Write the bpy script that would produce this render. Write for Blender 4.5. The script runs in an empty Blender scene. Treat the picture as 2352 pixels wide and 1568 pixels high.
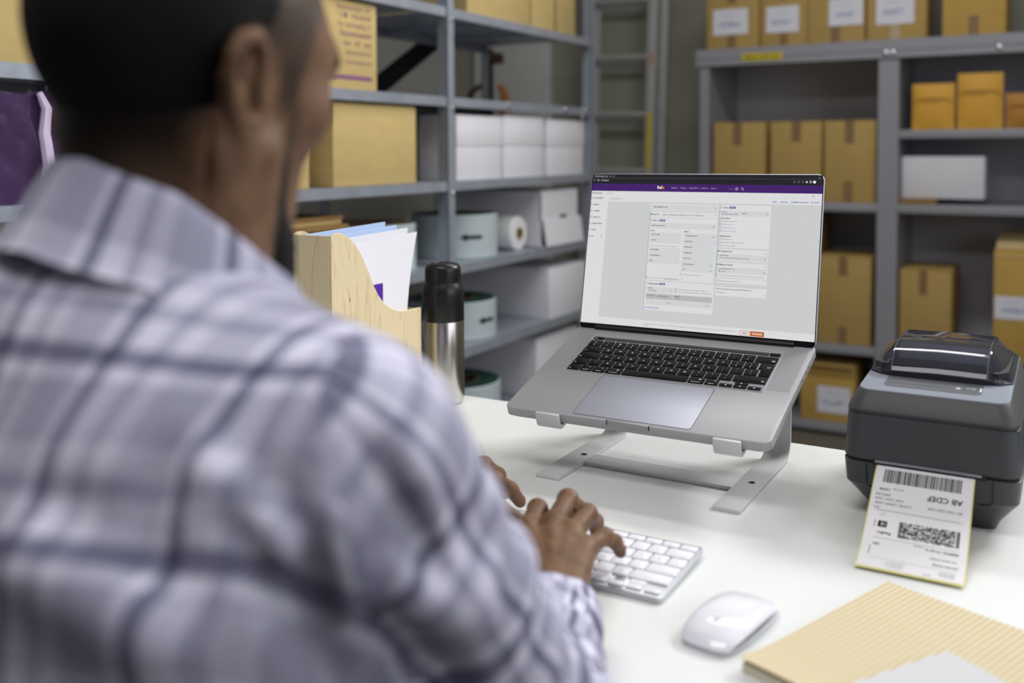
import bpy, bmesh, math, random
import numpy as np
from mathutils import Vector, Matrix, Euler

sc = bpy.context.scene
COL = sc.collection
R = math.radians

# ------------------------------------------------------------------ camera
# room axes: X to the right along the desk, Y away from the seated person, Z up (metres)
CAM = Vector((0.0, 0.0, 1.18))
YAW, PITCH, ROLL = R(30.0), R(2.6), 0.004
fwd = Vector((-math.sin(YAW) * math.cos(PITCH), math.cos(YAW) * math.cos(PITCH), -math.sin(PITCH)))
rgt = Vector((math.cos(YAW), math.sin(YAW), -ROLL)).normalized()
upv = rgt.cross(fwd).normalized()
rgt = fwd.cross(upv).normalized()
cd = bpy.data.cameras.new('camera')
cd.sensor_fit = 'HORIZONTAL'
cd.sensor_width = 36.0
cd.lens = 36.0 * 2250.0 / 2352.0
cd.shift_y = -(784.0 - 445.0) / 2352.0
cd.clip_start = 0.02
cd.dof.use_dof = True
cd.dof.focus_distance = 1.33
cd.dof.aperture_fstop = 2.7
cd.dof.aperture_blades = 0
cam = bpy.data.objects.new('camera', cd)
cam.matrix_world = Matrix(((rgt.x, upv.x, -fwd.x, CAM.x), (rgt.y, upv.y, -fwd.y, CAM.y), (rgt.z, upv.z, -fwd.z, CAM.z), (0, 0, 0, 1)))
COL.objects.link(cam)
sc.camera = cam

# ------------------------------------------------------------------ view, world, lights
sc.view_settings.view_transform = 'Standard'
sc.view_settings.look = 'None'
sc.view_settings.gamma = 1.0
sc.view_settings.use_curve_mapping = False
sc.view_settings.exposure = 0.0
sc.cycles.use_denoising = True
sc.cycles.max_bounces = 8
sc.cycles.sample_clamp_indirect = 4.0

w = bpy.data.worlds.new('world')
w.use_nodes = True
w.node_tree.nodes['Background'].inputs[0].default_value = (0.86, 0.90, 1.0, 1)
w.node_tree.nodes['Background'].inputs[1].default_value = 0.075
sc.world = w

def area(name, loc, target, sx, sy, power, color=(1, 1, 1), spread=math.pi):
    l = bpy.data.lights.new(name, 'AREA')
    l.shape = 'RECTANGLE'
    l.size, l.size_y = sx, sy
    l.energy = power
    l.color = color
    l.spread = spread
    o = bpy.data.objects.new(name, l)
    o.location = loc
    d = Vector(target) - Vector(loc)
    o.rotation_euler = d.to_track_quat('-Z', 'Y').to_euler()
    COL.objects.link(o)
    return o

# soft side light added on the right, and the ceiling strips over desk and aisle
area('added_side_light', (1.95, 0.9, 1.75), (-1.0, 1.1, 1.0), 2.2, 1.4, 22, (0.93, 0.95, 1.0))  # added area light standing in for a window, none known there
area('ceiling_lamp_desk', (-0.40, 0.10, 2.72), (-0.40, 0.25, 0), 1.6, 0.5, 22, (1.0, 0.99, 0.97))
area('ceiling_lamp_aisle', (0.95, 3.35, 2.66), (-0.60, 1.05, 0.85), 1.3, 0.35, 24, (1.0, 0.99, 0.97), R(100))
area('added_shelf_fill', (-0.55, 2.55, 2.74), (-0.55, 2.6, 0), 1.4, 0.3, 22, (1.0, 0.99, 0.97))  # unseen fill added overhead to lift the dim rack, cabinet and wall

# ------------------------------------------------------------------ materials
def lin(c):
    return tuple(((v / 255.0) / 12.92 if v / 255.0 <= 0.04045 else ((v / 255.0 + 0.055) / 1.055) ** 2.4) for v in c)

MATS = {}
def mat(name, rgb, rough=0.5, metal=0.0, var=0.0, scale=12.0, stretch=(1, 1, 1), bump=0.0, bscale=200.0, emit=0.0, coat=0.0, spec=0.5, trans=0.0, alpha=1.0, ior=1.45, noise_rough=0.0):
    """procedural surface: flat colour, optional noise variation and bump"""
    if name in MATS:
        return MATS[name]
    m = bpy.data.materials.new(name)
    m.use_nodes = True
    nt = m.node_tree
    b = nt.nodes['Principled BSDF']
    c = lin(rgb) + (1,)
    b.inputs['Base Color'].default_value = c
    b.inputs['Roughness'].default_value = rough
    b.inputs['Metallic'].default_value = metal
    b.inputs['Specular IOR Level'].default_value = spec
    b.inputs['IOR'].default_value = ior
    b.inputs['Transmission Weight'].default_value = trans
    b.inputs['Alpha'].default_value = alpha
    if coat:
        b.inputs['Coat Weight'].default_value = coat
        b.inputs['Coat Roughness'].default_value = 0.08
    if emit:
        b.inputs['Emission Color'].default_value = c
        b.inputs['Emission Strength'].default_value = emit
    if var or bump or noise_rough:
        tc = nt.nodes.new('ShaderNodeTexCoord')
        mp = nt.nodes.new('ShaderNodeMapping')
        mp.inputs['Scale'].default_value = stretch
        nt.links.new(tc.outputs['Object'], mp.inputs[0])
    if var:
        n = nt.nodes.new('ShaderNodeTexNoise')
        n.inputs['Scale'].default_value = scale
        n.inputs['Detail'].default_value = 5
        nt.links.new(mp.outputs[0], n.inputs['Vector'])
        r = nt.nodes.new('ShaderNodeMapRange')
        r.inputs[1].default_value, r.inputs[2].default_value = 0.25, 0.75
        r.inputs[3].default_value, r.inputs[4].default_value = 1.0 - var, 1.0 + var
        nt.links.new(n.outputs['Fac'], r.inputs[0])
        mx = nt.nodes.new('ShaderNodeVectorMath')
        mx.operation = 'SCALE'
        mx.inputs[0].default_value = c[:3]
        nt.links.new(r.outputs[0], mx.inputs['Scale'])
        nt.links.new(mx.outputs[0], b.inputs['Base Color'])
    if noise_rough:
        n3 = nt.nodes.new('ShaderNodeTexNoise')
        n3.inputs['Scale'].default_value = scale
        nt.links.new(mp.outputs[0], n3.inputs['Vector'])
        r3 = nt.nodes.new('ShaderNodeMapRange')
        r3.inputs[3].default_value, r3.inputs[4].default_value = max(0.02, rough - noise_rough), min(1, rough + noise_rough)
        nt.links.new(n3.outputs['Fac'], r3.inputs[0])
        nt.links.new(r3.outputs[0], b.inputs['Roughness'])
    if bump:
        n2 = nt.nodes.new('ShaderNodeTexNoise')
        n2.inputs['Scale'].default_value = bscale
        nt.links.new(mp.outputs[0], n2.inputs['Vector'])
        bp = nt.nodes.new('ShaderNodeBump')
        bp.inputs['Strength'].default_value = bump
        bp.inputs['Distance'].default_value = 0.002
        nt.links.new(n2.outputs['Fac'], bp.inputs['Height'])
        nt.links.new(bp.outputs[0], b.inputs['Normal'])
    MATS[name] = m
    return m

# ------------------------------------------------------------------ object helpers
def tag(o, label=None, cat=None, group=None, kind=None):
    if label: o['label'] = label
    if cat: o['category'] = cat
    if group: o['group'] = group
    if kind: o['kind'] = kind
    return o

def thing(name, label, cat, loc=(0, 0, 0), rotz=0.0, group=None, matrix=None):
    o = bpy.data.objects.new(name, None)
    o.empty_display_size = 0.02
    COL.objects.link(o)
    if matrix is not None:
        o.matrix_world = matrix
    else:
        o.location = loc
        o.rotation_euler = (0, 0, rotz)
    return tag(o, label, cat, group)

class MB:
    """collects primitives into one mesh"""
    def __init__(self):
        self.v, self.f, self.m, self.s = [], [], [], []
    def add(self, vs, fs, m=0, smooth=False, T=None):
        o = len(self.v)
        if T is not None:
            vs = [T @ Vector(p) for p in vs]
        self.v += [tuple(p) for p in vs]
        for f in fs:
            self.f.append(tuple(o + i for i in f))
            self.m.append(m)
            self.s.append(smooth)
        return self
    def bmesh_add(self, bm, m=0, smooth=False, T=None):
        bm.verts.index_update()
        self.add([v.co.copy() for v in bm.verts], [[v.index for v in f.verts] for f in bm.faces], m, smooth, T)
        bm.free()
        return self
    def box(self, x0, x1, y0, y1, z0, z1, m=0, bev=0.0, seg=2, T=None, smooth=None):
        bm = bmesh.new()
        bmesh.ops.create_cube(bm, size=1.0)
        for v in bm.verts:
            v.co = Vector((x0 + (v.co.x + .5) * (x1 - x0), y0 + (v.co.y + .5) * (y1 - y0), z0 + (v.co.z + .5) * (z1 - z0)))
        if bev:
            bmesh.ops.bevel(bm, geom=list(bm.edges), offset=bev, segments=seg, profile=0.5, affect='EDGES')
        return self.bmesh_add(bm, m, bool(bev) if smooth is None else smooth, T)
    def prism(self, poly, h0, h1, axis='z', m=0, bev=0.0, seg=2, T=None, smooth=False):
        """poly: 2D outline; extruded along axis (z: xy, x: yz, y: xz)"""
        bm = bmesh.new()
        def P(a, b, h):
            return {'z': (a, b, h), 'x': (h, a, b), 'y': (a, h, b)}[axis]
        lo = [bm.verts.new(P(a, b, h0)) for a, b in poly]
        hi = [bm.verts.new(P(a, b, h1)) for a, b in poly]
        n = len(poly)
        bm.faces.new(lo); bm.faces.new(hi)
        for i in range(n):
            bm.faces.new((lo[i], lo[(i + 1) % n], hi[(i + 1) % n], hi[i]))
        bmesh.ops.recalc_face_normals(bm, faces=bm.faces)
        if bev:
            es = [e for e in bm.edges if e.calc_face_angle(0) > 0.6]
            bmesh.ops.bevel(bm, geom=es, offset=bev, segments=seg, profile=0.5, affect='EDGES')
        return self.bmesh_add(bm, m, smooth or bool(bev), T)
    def lathe(self, prof, n=48, m=0, T=None, mats=None, smooth=True, caps=True):
        """prof: (r, z) from bottom to top"""
        vs, fs, ms = [], [], []
        for r, z in prof:
            for i in range(n):
                a = 2 * math.pi * i / n
                vs.append((r * math.cos(a), r * math.sin(a), z))
        o = len(self.v)
        if T is not None:
            vs = [T @ Vector(p) for p in vs]
        self.v += [tuple(p) for p in vs]
        for k in range(len(prof) - 1):
            for i in range(n):
                j = (i + 1) % n
                self.f.append((o + k * n + i, o + k * n + j, o + (k + 1) * n + j, o + (k + 1) * n + i))
                self.m.append(mats[k] if mats else m); self.s.append(smooth)
        if caps:
            self.f.append(tuple(o + i for i in reversed(range(n)))); self.m.append(mats[0] if mats else m); self.s.append(False)
            b = o + (len(prof) - 1) * n
            self.f.append(tuple(b + i for i in range(n))); self.m.append(mats[-1] if mats else m); self.s.append(False)
        return self
    def tube(self, pts, rad, n=10, m=0, T=None, closed=False):
        pts = [Vector(p) for p in pts]
        k = len(pts)
        rads = rad if isinstance(rad, (list, tuple)) else [rad] * k
        vs, fs = [], []
        up = None
        for i, p in enumerate(pts):
            a = pts[i - 1] if (i > 0 or closed) else p
            b = pts[(i + 1) % k] if (i < k - 1 or closed) else p
            t = (b - a).normalized()
            if up is None:
                up = t.orthogonal().normalized()
            else:
                up = (up - t * up.dot(t)).normalized()
            s = t.cross(up)
            for q in range(n):
                an = 2 * math.pi * q / n
                vs.append(p + (up * math.cos(an) + s * math.sin(an)) * rads[i])
        for i in range(k if closed else k - 1):
            i2 = (i + 1) % k
            for q in range(n):
                q2 = (q + 1) % n
                fs.append((i * n + q, i * n + q2, i2 * n + q2, i2 * n + q))
        if not closed:
            fs.append(tuple(reversed(range(n))))
            fs.append(tuple((k - 1) * n + q for q in range(n)))
        return self.add(vs, fs, m, True, T)
    def sheet(self, grid, thick, m=0, smooth=True, T=None):
        """grid[i][j] of points -> thin solid sheet"""
        ni, nj = len(grid), len(grid[0])
        P = [[Vector(p) for p in row] for row in grid]
        N = [[None] * nj for _ in range(ni)]
        for i in range(ni):
            for j in range(nj):
                a = P[min(i + 1, ni - 1)][j] - P[max(i - 1, 0)][j]
                b = P[i][min(j + 1, nj - 1)] - P[i][max(j - 1, 0)]
                N[i][j] = a.cross(b).normalized()
        vs = [P[i][j] for i in range(ni) for j in range(nj)] + [P[i][j] - N[i][j] * thick for i in range(ni) for j in range(nj)]
        o2 = ni * nj
        fs = []
        for i in range(ni - 1):
            for j in range(nj - 1):
                a, b, c, d = i * nj + j, (i + 1) * nj + j, (i + 1) * nj + j + 1, i * nj + j + 1
                fs.append((a, b, c, d)); fs.append((o2 + d, o2 + c, o2 + b, o2 + a))
        rim = [(i, 0) for i in range(ni)] + [(ni - 1, j) for j in range(1, nj)] + [(i, nj - 1) for i in range(ni - 2, -1, -1)] + [(0, j) for j in range(nj - 2, 0, -1)]
        for q in range(len(rim)):
            a = rim[q][0] * nj + rim[q][1]
            b = rim[(q + 1) % len(rim)][0] * nj + rim[(q + 1) % len(rim)][1]
            fs.append((b, a, o2 + a, o2 + b))
        return self.add(vs, fs, m, smooth, T)
    def build(self, name, mats, parent=None, loc=None, label=None, sharp=35.0):
        me = bpy.data.meshes.new(name)
        me.from_pydata(self.v, [], self.f)
        me.polygons.foreach_set('material_index', self.m)
        me.polygons.foreach_set('use_smooth', self.s)
        for mm in (mats if isinstance(mats, (list, tuple)) else [mats]):
            me.materials.append(mm)
        me.update()
        if any(self.s):
            me.set_sharp_from_angle(angle=R(sharp))
        o = bpy.data.objects.new(name, me)
        COL.objects.link(o)
        if parent is not None: o.parent = parent
        if loc is not None: o.location = loc
        if label: o['label'] = label
        return o

def rrect(x0, x1, y0, y1, r, n=6):
    pts = []
    for cx, cy, a0 in ((x1 - r, y1 - r, 0), (x0 + r, y1 - r, 90), (x0 + r, y0 + r, 180), (x1 - r, y0 + r, 270)):
        for i in range(n + 1):
            a = R(a0 + 90.0 * i / n)
            pts.append((cx + r * math.cos(a), cy + r * math.sin(a)))
    return pts

def dup(root, loc=None, rotz=None, label=None, group=None):
    r = root.copy(); COL.objects.link(r)
    if loc is not None: r.location = loc
    if rotz is not None: r.rotation_euler = (0, 0, rotz)
    if label: r['label'] = label
    if group: r['group'] = group
    for ch in list(root.children):
        c = ch.copy(); COL.objects.link(c); c.parent = r
        for g in list(ch.children):
            d = g.copy(); COL.objects.link(d); d.parent = c
    return r

# text as flat triangles in 2D
_TXT = {}
def text2d(s, size, bold=0.0, align='LEFT', res=3):
    key = (s, bold, res)
    if key not in _TXT:
        cu = bpy.data.curves.new('txt', 'FONT')
        cu.body = s
        cu.size = 1.0
        cu.resolution_u = res
        cu.offset = bold
        ob = bpy.data.objects.new('txt', cu)
        me = ob.to_mesh()
        V = [(v.co.x, v.co.y) for v in me.vertices]
        F = [tuple(p.vertices) for p in me.polygons]
        ob.to_mesh_clear()
        bpy.data.objects.remove(ob)
        bpy.data.curves.remove(cu)
        _TXT[key] = (V, F)
    V, F = _TXT[key]
    if not V:
        return [], [], 0
    x0 = min(v[0] for v in V); x1 = max(v[0] for v in V)
    off = {'LEFT': x0, 'CENTER': (x0 + x1) / 2, 'RIGHT': x1}[align]
    return [((x - off) * size, y * size) for x, y in V], F, (x1 - x0) * size

class Flat:
    """flat artwork: coloured outlines and lettering in a plane, later mapped onto a surface"""
    def __init__(self):
        self.items = []
    def poly(self, pts, m, layer=1):
        self.items.append((list(pts), [tuple(range(len(pts)))], m, layer)); return self
    def rect(self, x0, y0, x1, y1, m, layer=1):
        return self.poly([(x0, y0), (x1, y0), (x1, y1), (x0, y1)], m, layer)
    def frame(self, x0, y0, x1, y1, t, m, layer=2):
        self.rect(x0, y0, x1, y0 + t, m, layer); self.rect(x0, y1 - t, x1, y1, m, layer)
        self.rect(x0, y0, x0 + t, y1, m, layer); self.rect(x1 - t, y0, x1, y1, m, layer); return self
    def disc(self, x, y, r, m, layer=2, n=16):
        return self.poly([(x + r * math.cos(2 * math.pi * i / n), y + r * math.sin(2 * math.pi * i / n)) for i in range(n)], m, layer)
    def ring(self, x, y, r, t, m, layer=2, n=16):
        for i in range(n):
            a, b = 2 * math.pi * i / n, 2 * math.pi * (i + 1) / n
            self.poly([(x + r * math.cos(a), y + r * math.sin(a)), (x + r * math.cos(b), y + r * math.sin(b)), (x + (r - t) * math.cos(b), y + (r - t) * math.sin(b)), (x + (r - t) * math.cos(a), y + (r - t) * math.sin(a))], m, layer)
        return self
    def line(self, pts, t, m, layer=2):
        for (xa, ya), (xb, yb) in zip(pts[:-1], pts[1:]):
            d = math.hypot(xb - xa, yb - ya) or 1
            nx, ny = -(yb - ya) / d * t / 2, (xb - xa) / d * t / 2
            self.poly([(xa - nx, ya - ny), (xb - nx, yb - ny), (xb + nx, yb + ny), (xa + nx, ya + ny)], m, layer)
        return self
    def text(self, s, x, y, size, m, layer=3, bold=0.0, align='LEFT', width=None, rot=0, res=2, sy=1.0):
        V, F, wd = text2d(s, size, bold, align, res)
        if not V: return self
        k = (width / wd) if width and wd else 1.0
        ca, sa = math.cos(rot), math.sin(rot)
        self.items.append(([(x + (a * k) * ca - (b * sy) * sa, y + (a * k) * sa + (b * sy) * ca) for a, b in V], F, m, layer)); return self
    def put(self, mb, fn):
        """fn(x, y, layer) -> 3D"""
        for pts, F, m, layer in self.items:
            mb.add([fn(a, b, layer) for a, b in pts], F, m, False)
        return mb
# ================================================================== ROOM
m_wall = mat('painted grey green wall', (158, 157, 143), 0.8, var=0.05, scale=3)
m_wall_light = mat('pale grey wall', (190, 190, 186), 0.75, var=0.04, scale=3)
m_floor = mat('sealed concrete floor', (112, 106, 92), 0.55, var=0.10, scale=5, bump=0.1)
m_ceil = mat('white ceiling', (225, 225, 222), 0.9, var=0.02)
m_door = mat('white door paint', (205, 207, 205), 0.45, var=0.02)

def structure(name, mb, m, parent=None):
    o = mb.build(name, m, parent)
    if parent is None: o['kind'] = 'structure'
    return o
structure('floor', MB().box(-3.1, 2.5, -1.6, 4.6, -0.06, 0.0), m_floor)
structure('ceiling', MB().box(-3.1, 2.5, -1.6, 4.6, 2.8, 2.86), m_ceil)
structure('wall_back', MB().box(-3.1, 2.5, 4.56, 4.66, 0, 2.8), m_wall)
structure('wall_left', MB().box(-3.1, -3.0, -1.6, 4.56, 0, 2.8), m_wall_light)
structure('wall_right', MB().box(2.4, 2.5, -1.6, -0.3, 0, 2.8).box(2.4, 2.5, 2.1, 4.56, 0, 2.8).box(2.4, 2.5, -0.3, 2.1, 0, 0.9).box(2.4, 2.5, -0.3, 2.1, 2.6, 2.8), m_wall)
structure('door_1', MB().box(-2.76, -2.385, 4.525, 4.56, 0.0, 2.1, bev=0.004).box(-2.84, -2.79, 4.52, 4.56, 0, 2.16), m_door)

# ================================================================== SHELVING RACK (left)
m_steel = mat('galvanised steel', (158, 165, 178), 0.38, 0.35, var=0.10, scale=14, noise_rough=0.1)
m_steel_d = mat('dark underside steel', (84, 88, 92), 0.5, 0.6, var=0.08)
m_bolt = mat('zinc bolt', (205, 207, 212), 0.25, 1.0, noise_rough=0.05)
m_black = mat('black painted steel', (26, 27, 30), 0.5, var=0.05)

RX = -1.64           # front plane of the rack
RD = 0.50            # depth
SH = [1.605, 1.338, 1.083, 0.826, 0.560, 0.285, 0.06]   # shelf tops
POSTS = [0.475, 1.475, 2.475, 3.475]
rack = thing('shelving_rack', 'long galvanised steel shelving rack with bolted angle posts along the left wall', 'shelf', (RX, 0.475, 0))
def L(x, y, z): return (x - RX, y - 0.475, z)
for i, py in enumerate(POSTS):
    for xb in (0.0, -RD):
        mb = MB()
        sgn = -1 if xb == 0.0 else 1
        # L angle: one flange in the front plane, the other running back
        mb.box(xb - 0.002 if sgn < 0 else xb, xb if sgn < 0 else xb + 0.002, py - 0.475 - 0.018, py - 0.475 + 0.018, 0, 2.0)
        mb.box(min(xb, xb + sgn * 0.035), max(xb, xb + sgn * 0.035), py - 0.475 - 0.018, py - 0.475 - 0.016, 0, 2.0)
        p = mb.build('post', m_steel, rack)
        if xb == 0.0:
            for z in SH:
                MB().lathe([(0.006, 0), (0.006, 0.002), (0.003, 0.004)], 10, T=Matrix.Translation((0.001, py - 0.475 + 0.006, z - 0.035)) @ Matrix.Rotation(R(90), 4, 'Y')).build('bolt', m_bolt, p)
for z in SH:
    for k in range(3):
        y0, y1 = POSTS[k] + 0.019 - 0.475, POSTS[k + 1] - 0.019 - 0.475
        mb = MB()
        mb.box(-RD, -0.003, y0, y1, z - 0.002, z, 0)
        mb.box(-0.0045, -0.0025, y0, y1, z - 0.028, z, 0)           # folded front edge
        mb.box(-0.022, -0.0045, y0, y1, z - 0.028, z - 0.026, 0)
        mb.box(-RD, -RD + 0.002, y0, y1, z - 0.028, z, 0)
        for q in (0.33, 0.66):
            mb.box(-RD + .02, -0.03, y0 + (y1 - y0) * q - .02, y0 + (y1 - y0) * q + .02, z - 0.016, z - 0.002, 0)
        s = mb.build('shelf_board', [m_steel, m_steel_d], rack)
        if k == 2 and abs(z - 1.338) < 0.01:
            for yy, zz in ((2.825, -0.012), (3.24, -0.014), (3.40, -0.014), (3.385, -0.036)):
                MB().lathe([(0.009, 0), (0.009, 0.003), (0.005, 0.006)], 12, T=Matrix.Translation((-0.002, yy - 0.475, z + zz)) @ Matrix.Rotation(R(90), 4, 'Y')).build('bolt', m_bolt, s)
br = MB()
br.box(-0.50, 0.50, -0.02, 0.02, -0.002, 0.002)
T0 = Vector(L(-2.16, 2.78, 1.40)); T1 = Vector(L(-2.16, 3.20, 1.63))
d = (T1 - T0)
MT = Matrix.Translation((T0 + T1) / 2 + Vector((0.0, 0, 0))) @ Vector((1, 0, 0)).rotation_difference(d.normalized()).to_matrix().to_4x4()
br2 = MB().box(-d.length / 2 - .1, d.length / 2 + .02, -0.006, 0.006, -0.034, 0.034, T=MT)
br2.build('brace', m_black, rack, label='black diagonal brace')

# pole with orange grip behind the rack
m_orange = mat('orange plastic', (214, 128, 40), 0.45, var=0.04)
pl = thing('pallet_lifter', 'black upright pole with an orange grip standing behind the steel rack', 'tool', (-2.24, 3.68, 0))
MB().tube([(0, 0, 0.1), (0, 0, 1.62)], 0.021, 12).build('pole', m_black, pl)
MB().box(-0.10, 0.10, -0.3, 0.1, 0.0, 0.10, bev=0.01).build('foot', m_black, pl)
MB().tube([(0.04, 0.03, 1.33), (0.055, 0.04, 1.36), (0.058, 0.04, 1.40), (0.05, 0.035, 1.445), (0.035, 0.02, 1.46)], [0.012, 0.018, 0.020, 0.017, 0.008], 12).build('grip', m_orange, pl, label='orange grip')
MB().box(-0.02, 0.05, -0.02, 0.05, 1.555, 1.60, bev=0.006).build('clamp', mat('rust brown metal', (70, 48, 36), 0.6, var=0.15), pl)
MB().tube([(-0.02, -0.02, 1.46), (-0.06, -0.05, 1.43), (-0.075, -0.06, 1.37), (-0.07, -0.06, 1.30)], 0.012, 8).build('hook', mat('rust brown metal', (70, 48, 36), 0.6), pl)

# ------------------------------------------------------------------ cartons
m_kraft = mat('kraft cardboard', (196, 172, 116), 0.82, var=0.06, scale=16, stretch=(1, 1, 3), bump=0.05, bscale=60)
m_kraft_y = mat('yellow kraft cardboard', (196, 160, 84), 0.8, var=0.06, scale=14, bump=0.05, bscale=60)
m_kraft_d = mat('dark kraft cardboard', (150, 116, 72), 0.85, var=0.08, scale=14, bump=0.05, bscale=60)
m_kraft_edge = mat('cut cardboard edge', (150, 122, 80), 0.9, var=0.2, scale=90)
m_white_card = mat('white corrugated cardboard', (226, 225, 232), 0.7, var=0.03, scale=10, bump=0.06, bscale=40)
m_tape = mat('brown packing tape', (140, 112, 78), 0.35, var=0.06, scale=30)
m_tape_c = mat('clear packing tape', (190, 172, 140), 0.25, var=0.05, scale=30)
m_paper = mat('white label paper', (228, 228, 238), 0.7, var=0.01)
m_pen = mat('blue pen ink', (158, 160, 208), 0.6, var=0.02)
m_purple = mat('purple print', (134, 88, 124), 0.6, var=0.02)
m_purple_l = mat('faded purple print', (150, 110, 116), 0.7, var=0.02)

def scribble(fl, x0, x1, y, h, m, seed):
    """illegible handwriting: a wavering pen line"""
    rnd = random.Random(seed)
    pts, x = [], x0
    while x < x1:
        pts.append((x, y + rnd.uniform(-h, h)))
        x += h * rnd.uniform(0.3, 0.7)
    fl.line(pts, h * 0.34, m, 2)

def carton(name, label, cat, x0, x1, y0, y1, z0, z1, m, face='y-', tape=None, paper=None, group=None, lid=False, seam=True, yaw=0.0, tape_m=None, seed=0):
    """closed carton; face = the side seen ('x+' faces the desk, 'y-' faces the viewer's side)"""
    cx, cy = (x0 + x1) / 2, (y0 + y1) / 2
    t = thing(name, label, cat, (cx, cy, z0), yaw, group)
    hx, hy, h = (x1 - x0) / 2, (y1 - y0) / 2, z1 - z0
    mb = MB()
    if lid:
        mb.box(-hx + .003, hx - .003, -hy + .003, hy - .003, 0, h - .01, bev=0.004)
        mb.build('box_body', m, t)
        MB().box(-hx, hx, -hy, hy, h * lid, h, bev=0.005).build('box_lid', m, t)
    else:
        mb.box(-hx, hx, -hy, hy, 0, h - (0.004 if seam else 0), bev=0.004)
        if seam:                                     # the two closing flaps with a slit between
            mb.box(-hx + .002, hx - .002, -hy + .001, -0.0015, h - .004, h, bev=0.001)
            mb.box(-hx + .002, hx - .002, 0.0015, hy - .001, h - .004, h, bev=0.001)
        mb.build('box_body', m, t)
    def on(a, b, off):                                # a: across the face, b: height -> 3D on the seen face
        return (hx + off, a, b) if face == 'x+' else (a, -hy - off, b)
    half = hy if face == 'x+' else hx
    tm = tape_m or m_tape
    if tape:
        for a0, a1, b0, b1 in tape:
            q = MB()
            A0, B0, A1, B1 = -half + a0 * 2 * half, b0 * h, -half + a1 * 2 * half, b1 * h
            lo, hi = on(A0, B0, 0.0002), on(A1, B1, 0.0009)
            q.box(min(lo[0], hi[0]), max(lo[0], hi[0]), min(lo[1], hi[1]), max(lo[1], hi[1]), lo[2], hi[2])
            q.build('tape', tm, t)
    if paper:
        a0, a1, b0, b1 = paper
        A0, B0, A1, B1 = -half + a0 * 2 * half, b0 * h, -half + a1 * 2 * half, b1 * h
        lo, hi = on(A0, B0, 0.001), on(A1, B1, 0.0022)
        q = MB().box(min(lo[0], hi[0]), max(lo[0], hi[0]), min(lo[1], hi[1]), max(lo[1], hi[1]), lo[2], hi[2])
        fl = Flat()
        W, H = A1 - A0, B1 - B0
        scribble(fl, A0 + W * .16, A0 + W * .78, B0 + H * .42, H * .10, 1, seed)
        scribble(fl, A0 + W * .22, A0 + W * .72, B0 + H * .36, H * .07, 1, seed + 7)
        scribble(fl, A0 + W * .30, A0 + W * .62, B0 + H * .74, H * .03, 1, seed + 3)
        fl.put(q, lambda a, b, l: on(a, b, 0.0023 + l * 0.0001))
        q.build('paper_label', [m_paper, m_pen], t)
    return t

F = RX - 0.02
# --- shelf 1.605: kraft cartons over the right bay and the box on the far left
carton('cardboard_box', 'wide tan cardboard box on the top shelf of the steel rack', 'box', F - .34, F, 2.60, 3.005, 1.605, 1.90, m_kraft, 'x+', group='tan boxes on the rack top shelf')
carton('cardboard_box', 'narrower tan taped cardboard box at the right end of the top rack shelf', 'box', F - .34, F, 3.02, 3.36, 1.605, 1.88, m_kraft, 'x+', tape=[(.49, .54, 0, 1)], group='tan boxes on the rack top shelf')
# --- shelf 1.338
carton('cardboard_box', 'tan cardboard box on the upper rack shelf at the photo\'s left edge', 'box', F - .36, F, 0.72, 1.15, 1.338, 1.62, m_kraft, 'x+')
pb = carton('printed_box', 'tan cardboard box printed with purple lines of text on the second rack shelf', 'box', F - .30, F, 1.78, 2.142, 1.338, 1.572, m_kraft, 'x+')
fl = Flat()
for tx, ya, b in (('Heavyweight 18"', .214, 0), ('2 M   Hardshell', .193, .01), ('for packaging of', .170, 0), ('Recommended', .146, .02), ('size  181  and', .122, .012), ('International', .098, 0), ('International', .073, 0)):
    fl.text(tx, 0.155, ya - 0.006, 0.021, 0, 1, b, 'RIGHT')
fl.rect(-0.165, .026, 0.158, .038, 1, 1)
fl.put(MB(), lambda a, b, l: (0, 0, 0))
q = MB()
fl.put(q, lambda a, b, l: (0.1503 + l * 0.0002, a, b))
q.build('printed_text', [m_purple_l, m_purple], pb)
# --- shelf 1.083
carton('cardboard_box', 'large plain tan cardboard box on the middle rack shelf right of the man\'s face', 'box', F - .30, F, 1.955, 2.322, 1.083, 1.306, m_kraft, 'x+')
carton('cardboard_box', 'tan cardboard box mostly hidden behind the man\'s cheek on the middle rack shelf', 'box', F - .30, F, 1.48, 1.865, 1.083, 1.27, m_kraft, 'x+')
carton('archive_box', 'dark grey storage box in the shade beside the steel rack post', 'box', F - .46, F - .14, 2.30, 2.62, 1.083, 1.29, mat('dark grey board', (92, 92, 96), 0.7, var=0.04), 'x+', lid=.82)
for i, (a, b, z, lb) in enumerate(((2.535, 2.815, 1.288, 'white lidded carton next to the rack post on the middle shelf'), (2.820, 3.105, 1.292, 'middle one of the three white lidded cartons on the middle rack shelf'), (3.130, 3.440, 1.288, 'small white lidded carton at the right end of the middle rack shelf'))):
    t = carton('white_carton', lb, 'box', F - .36, F, a, b, 1.083, z, m_white_card, 'x+', lid=.52, group='white cartons on the middle rack shelf')
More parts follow.
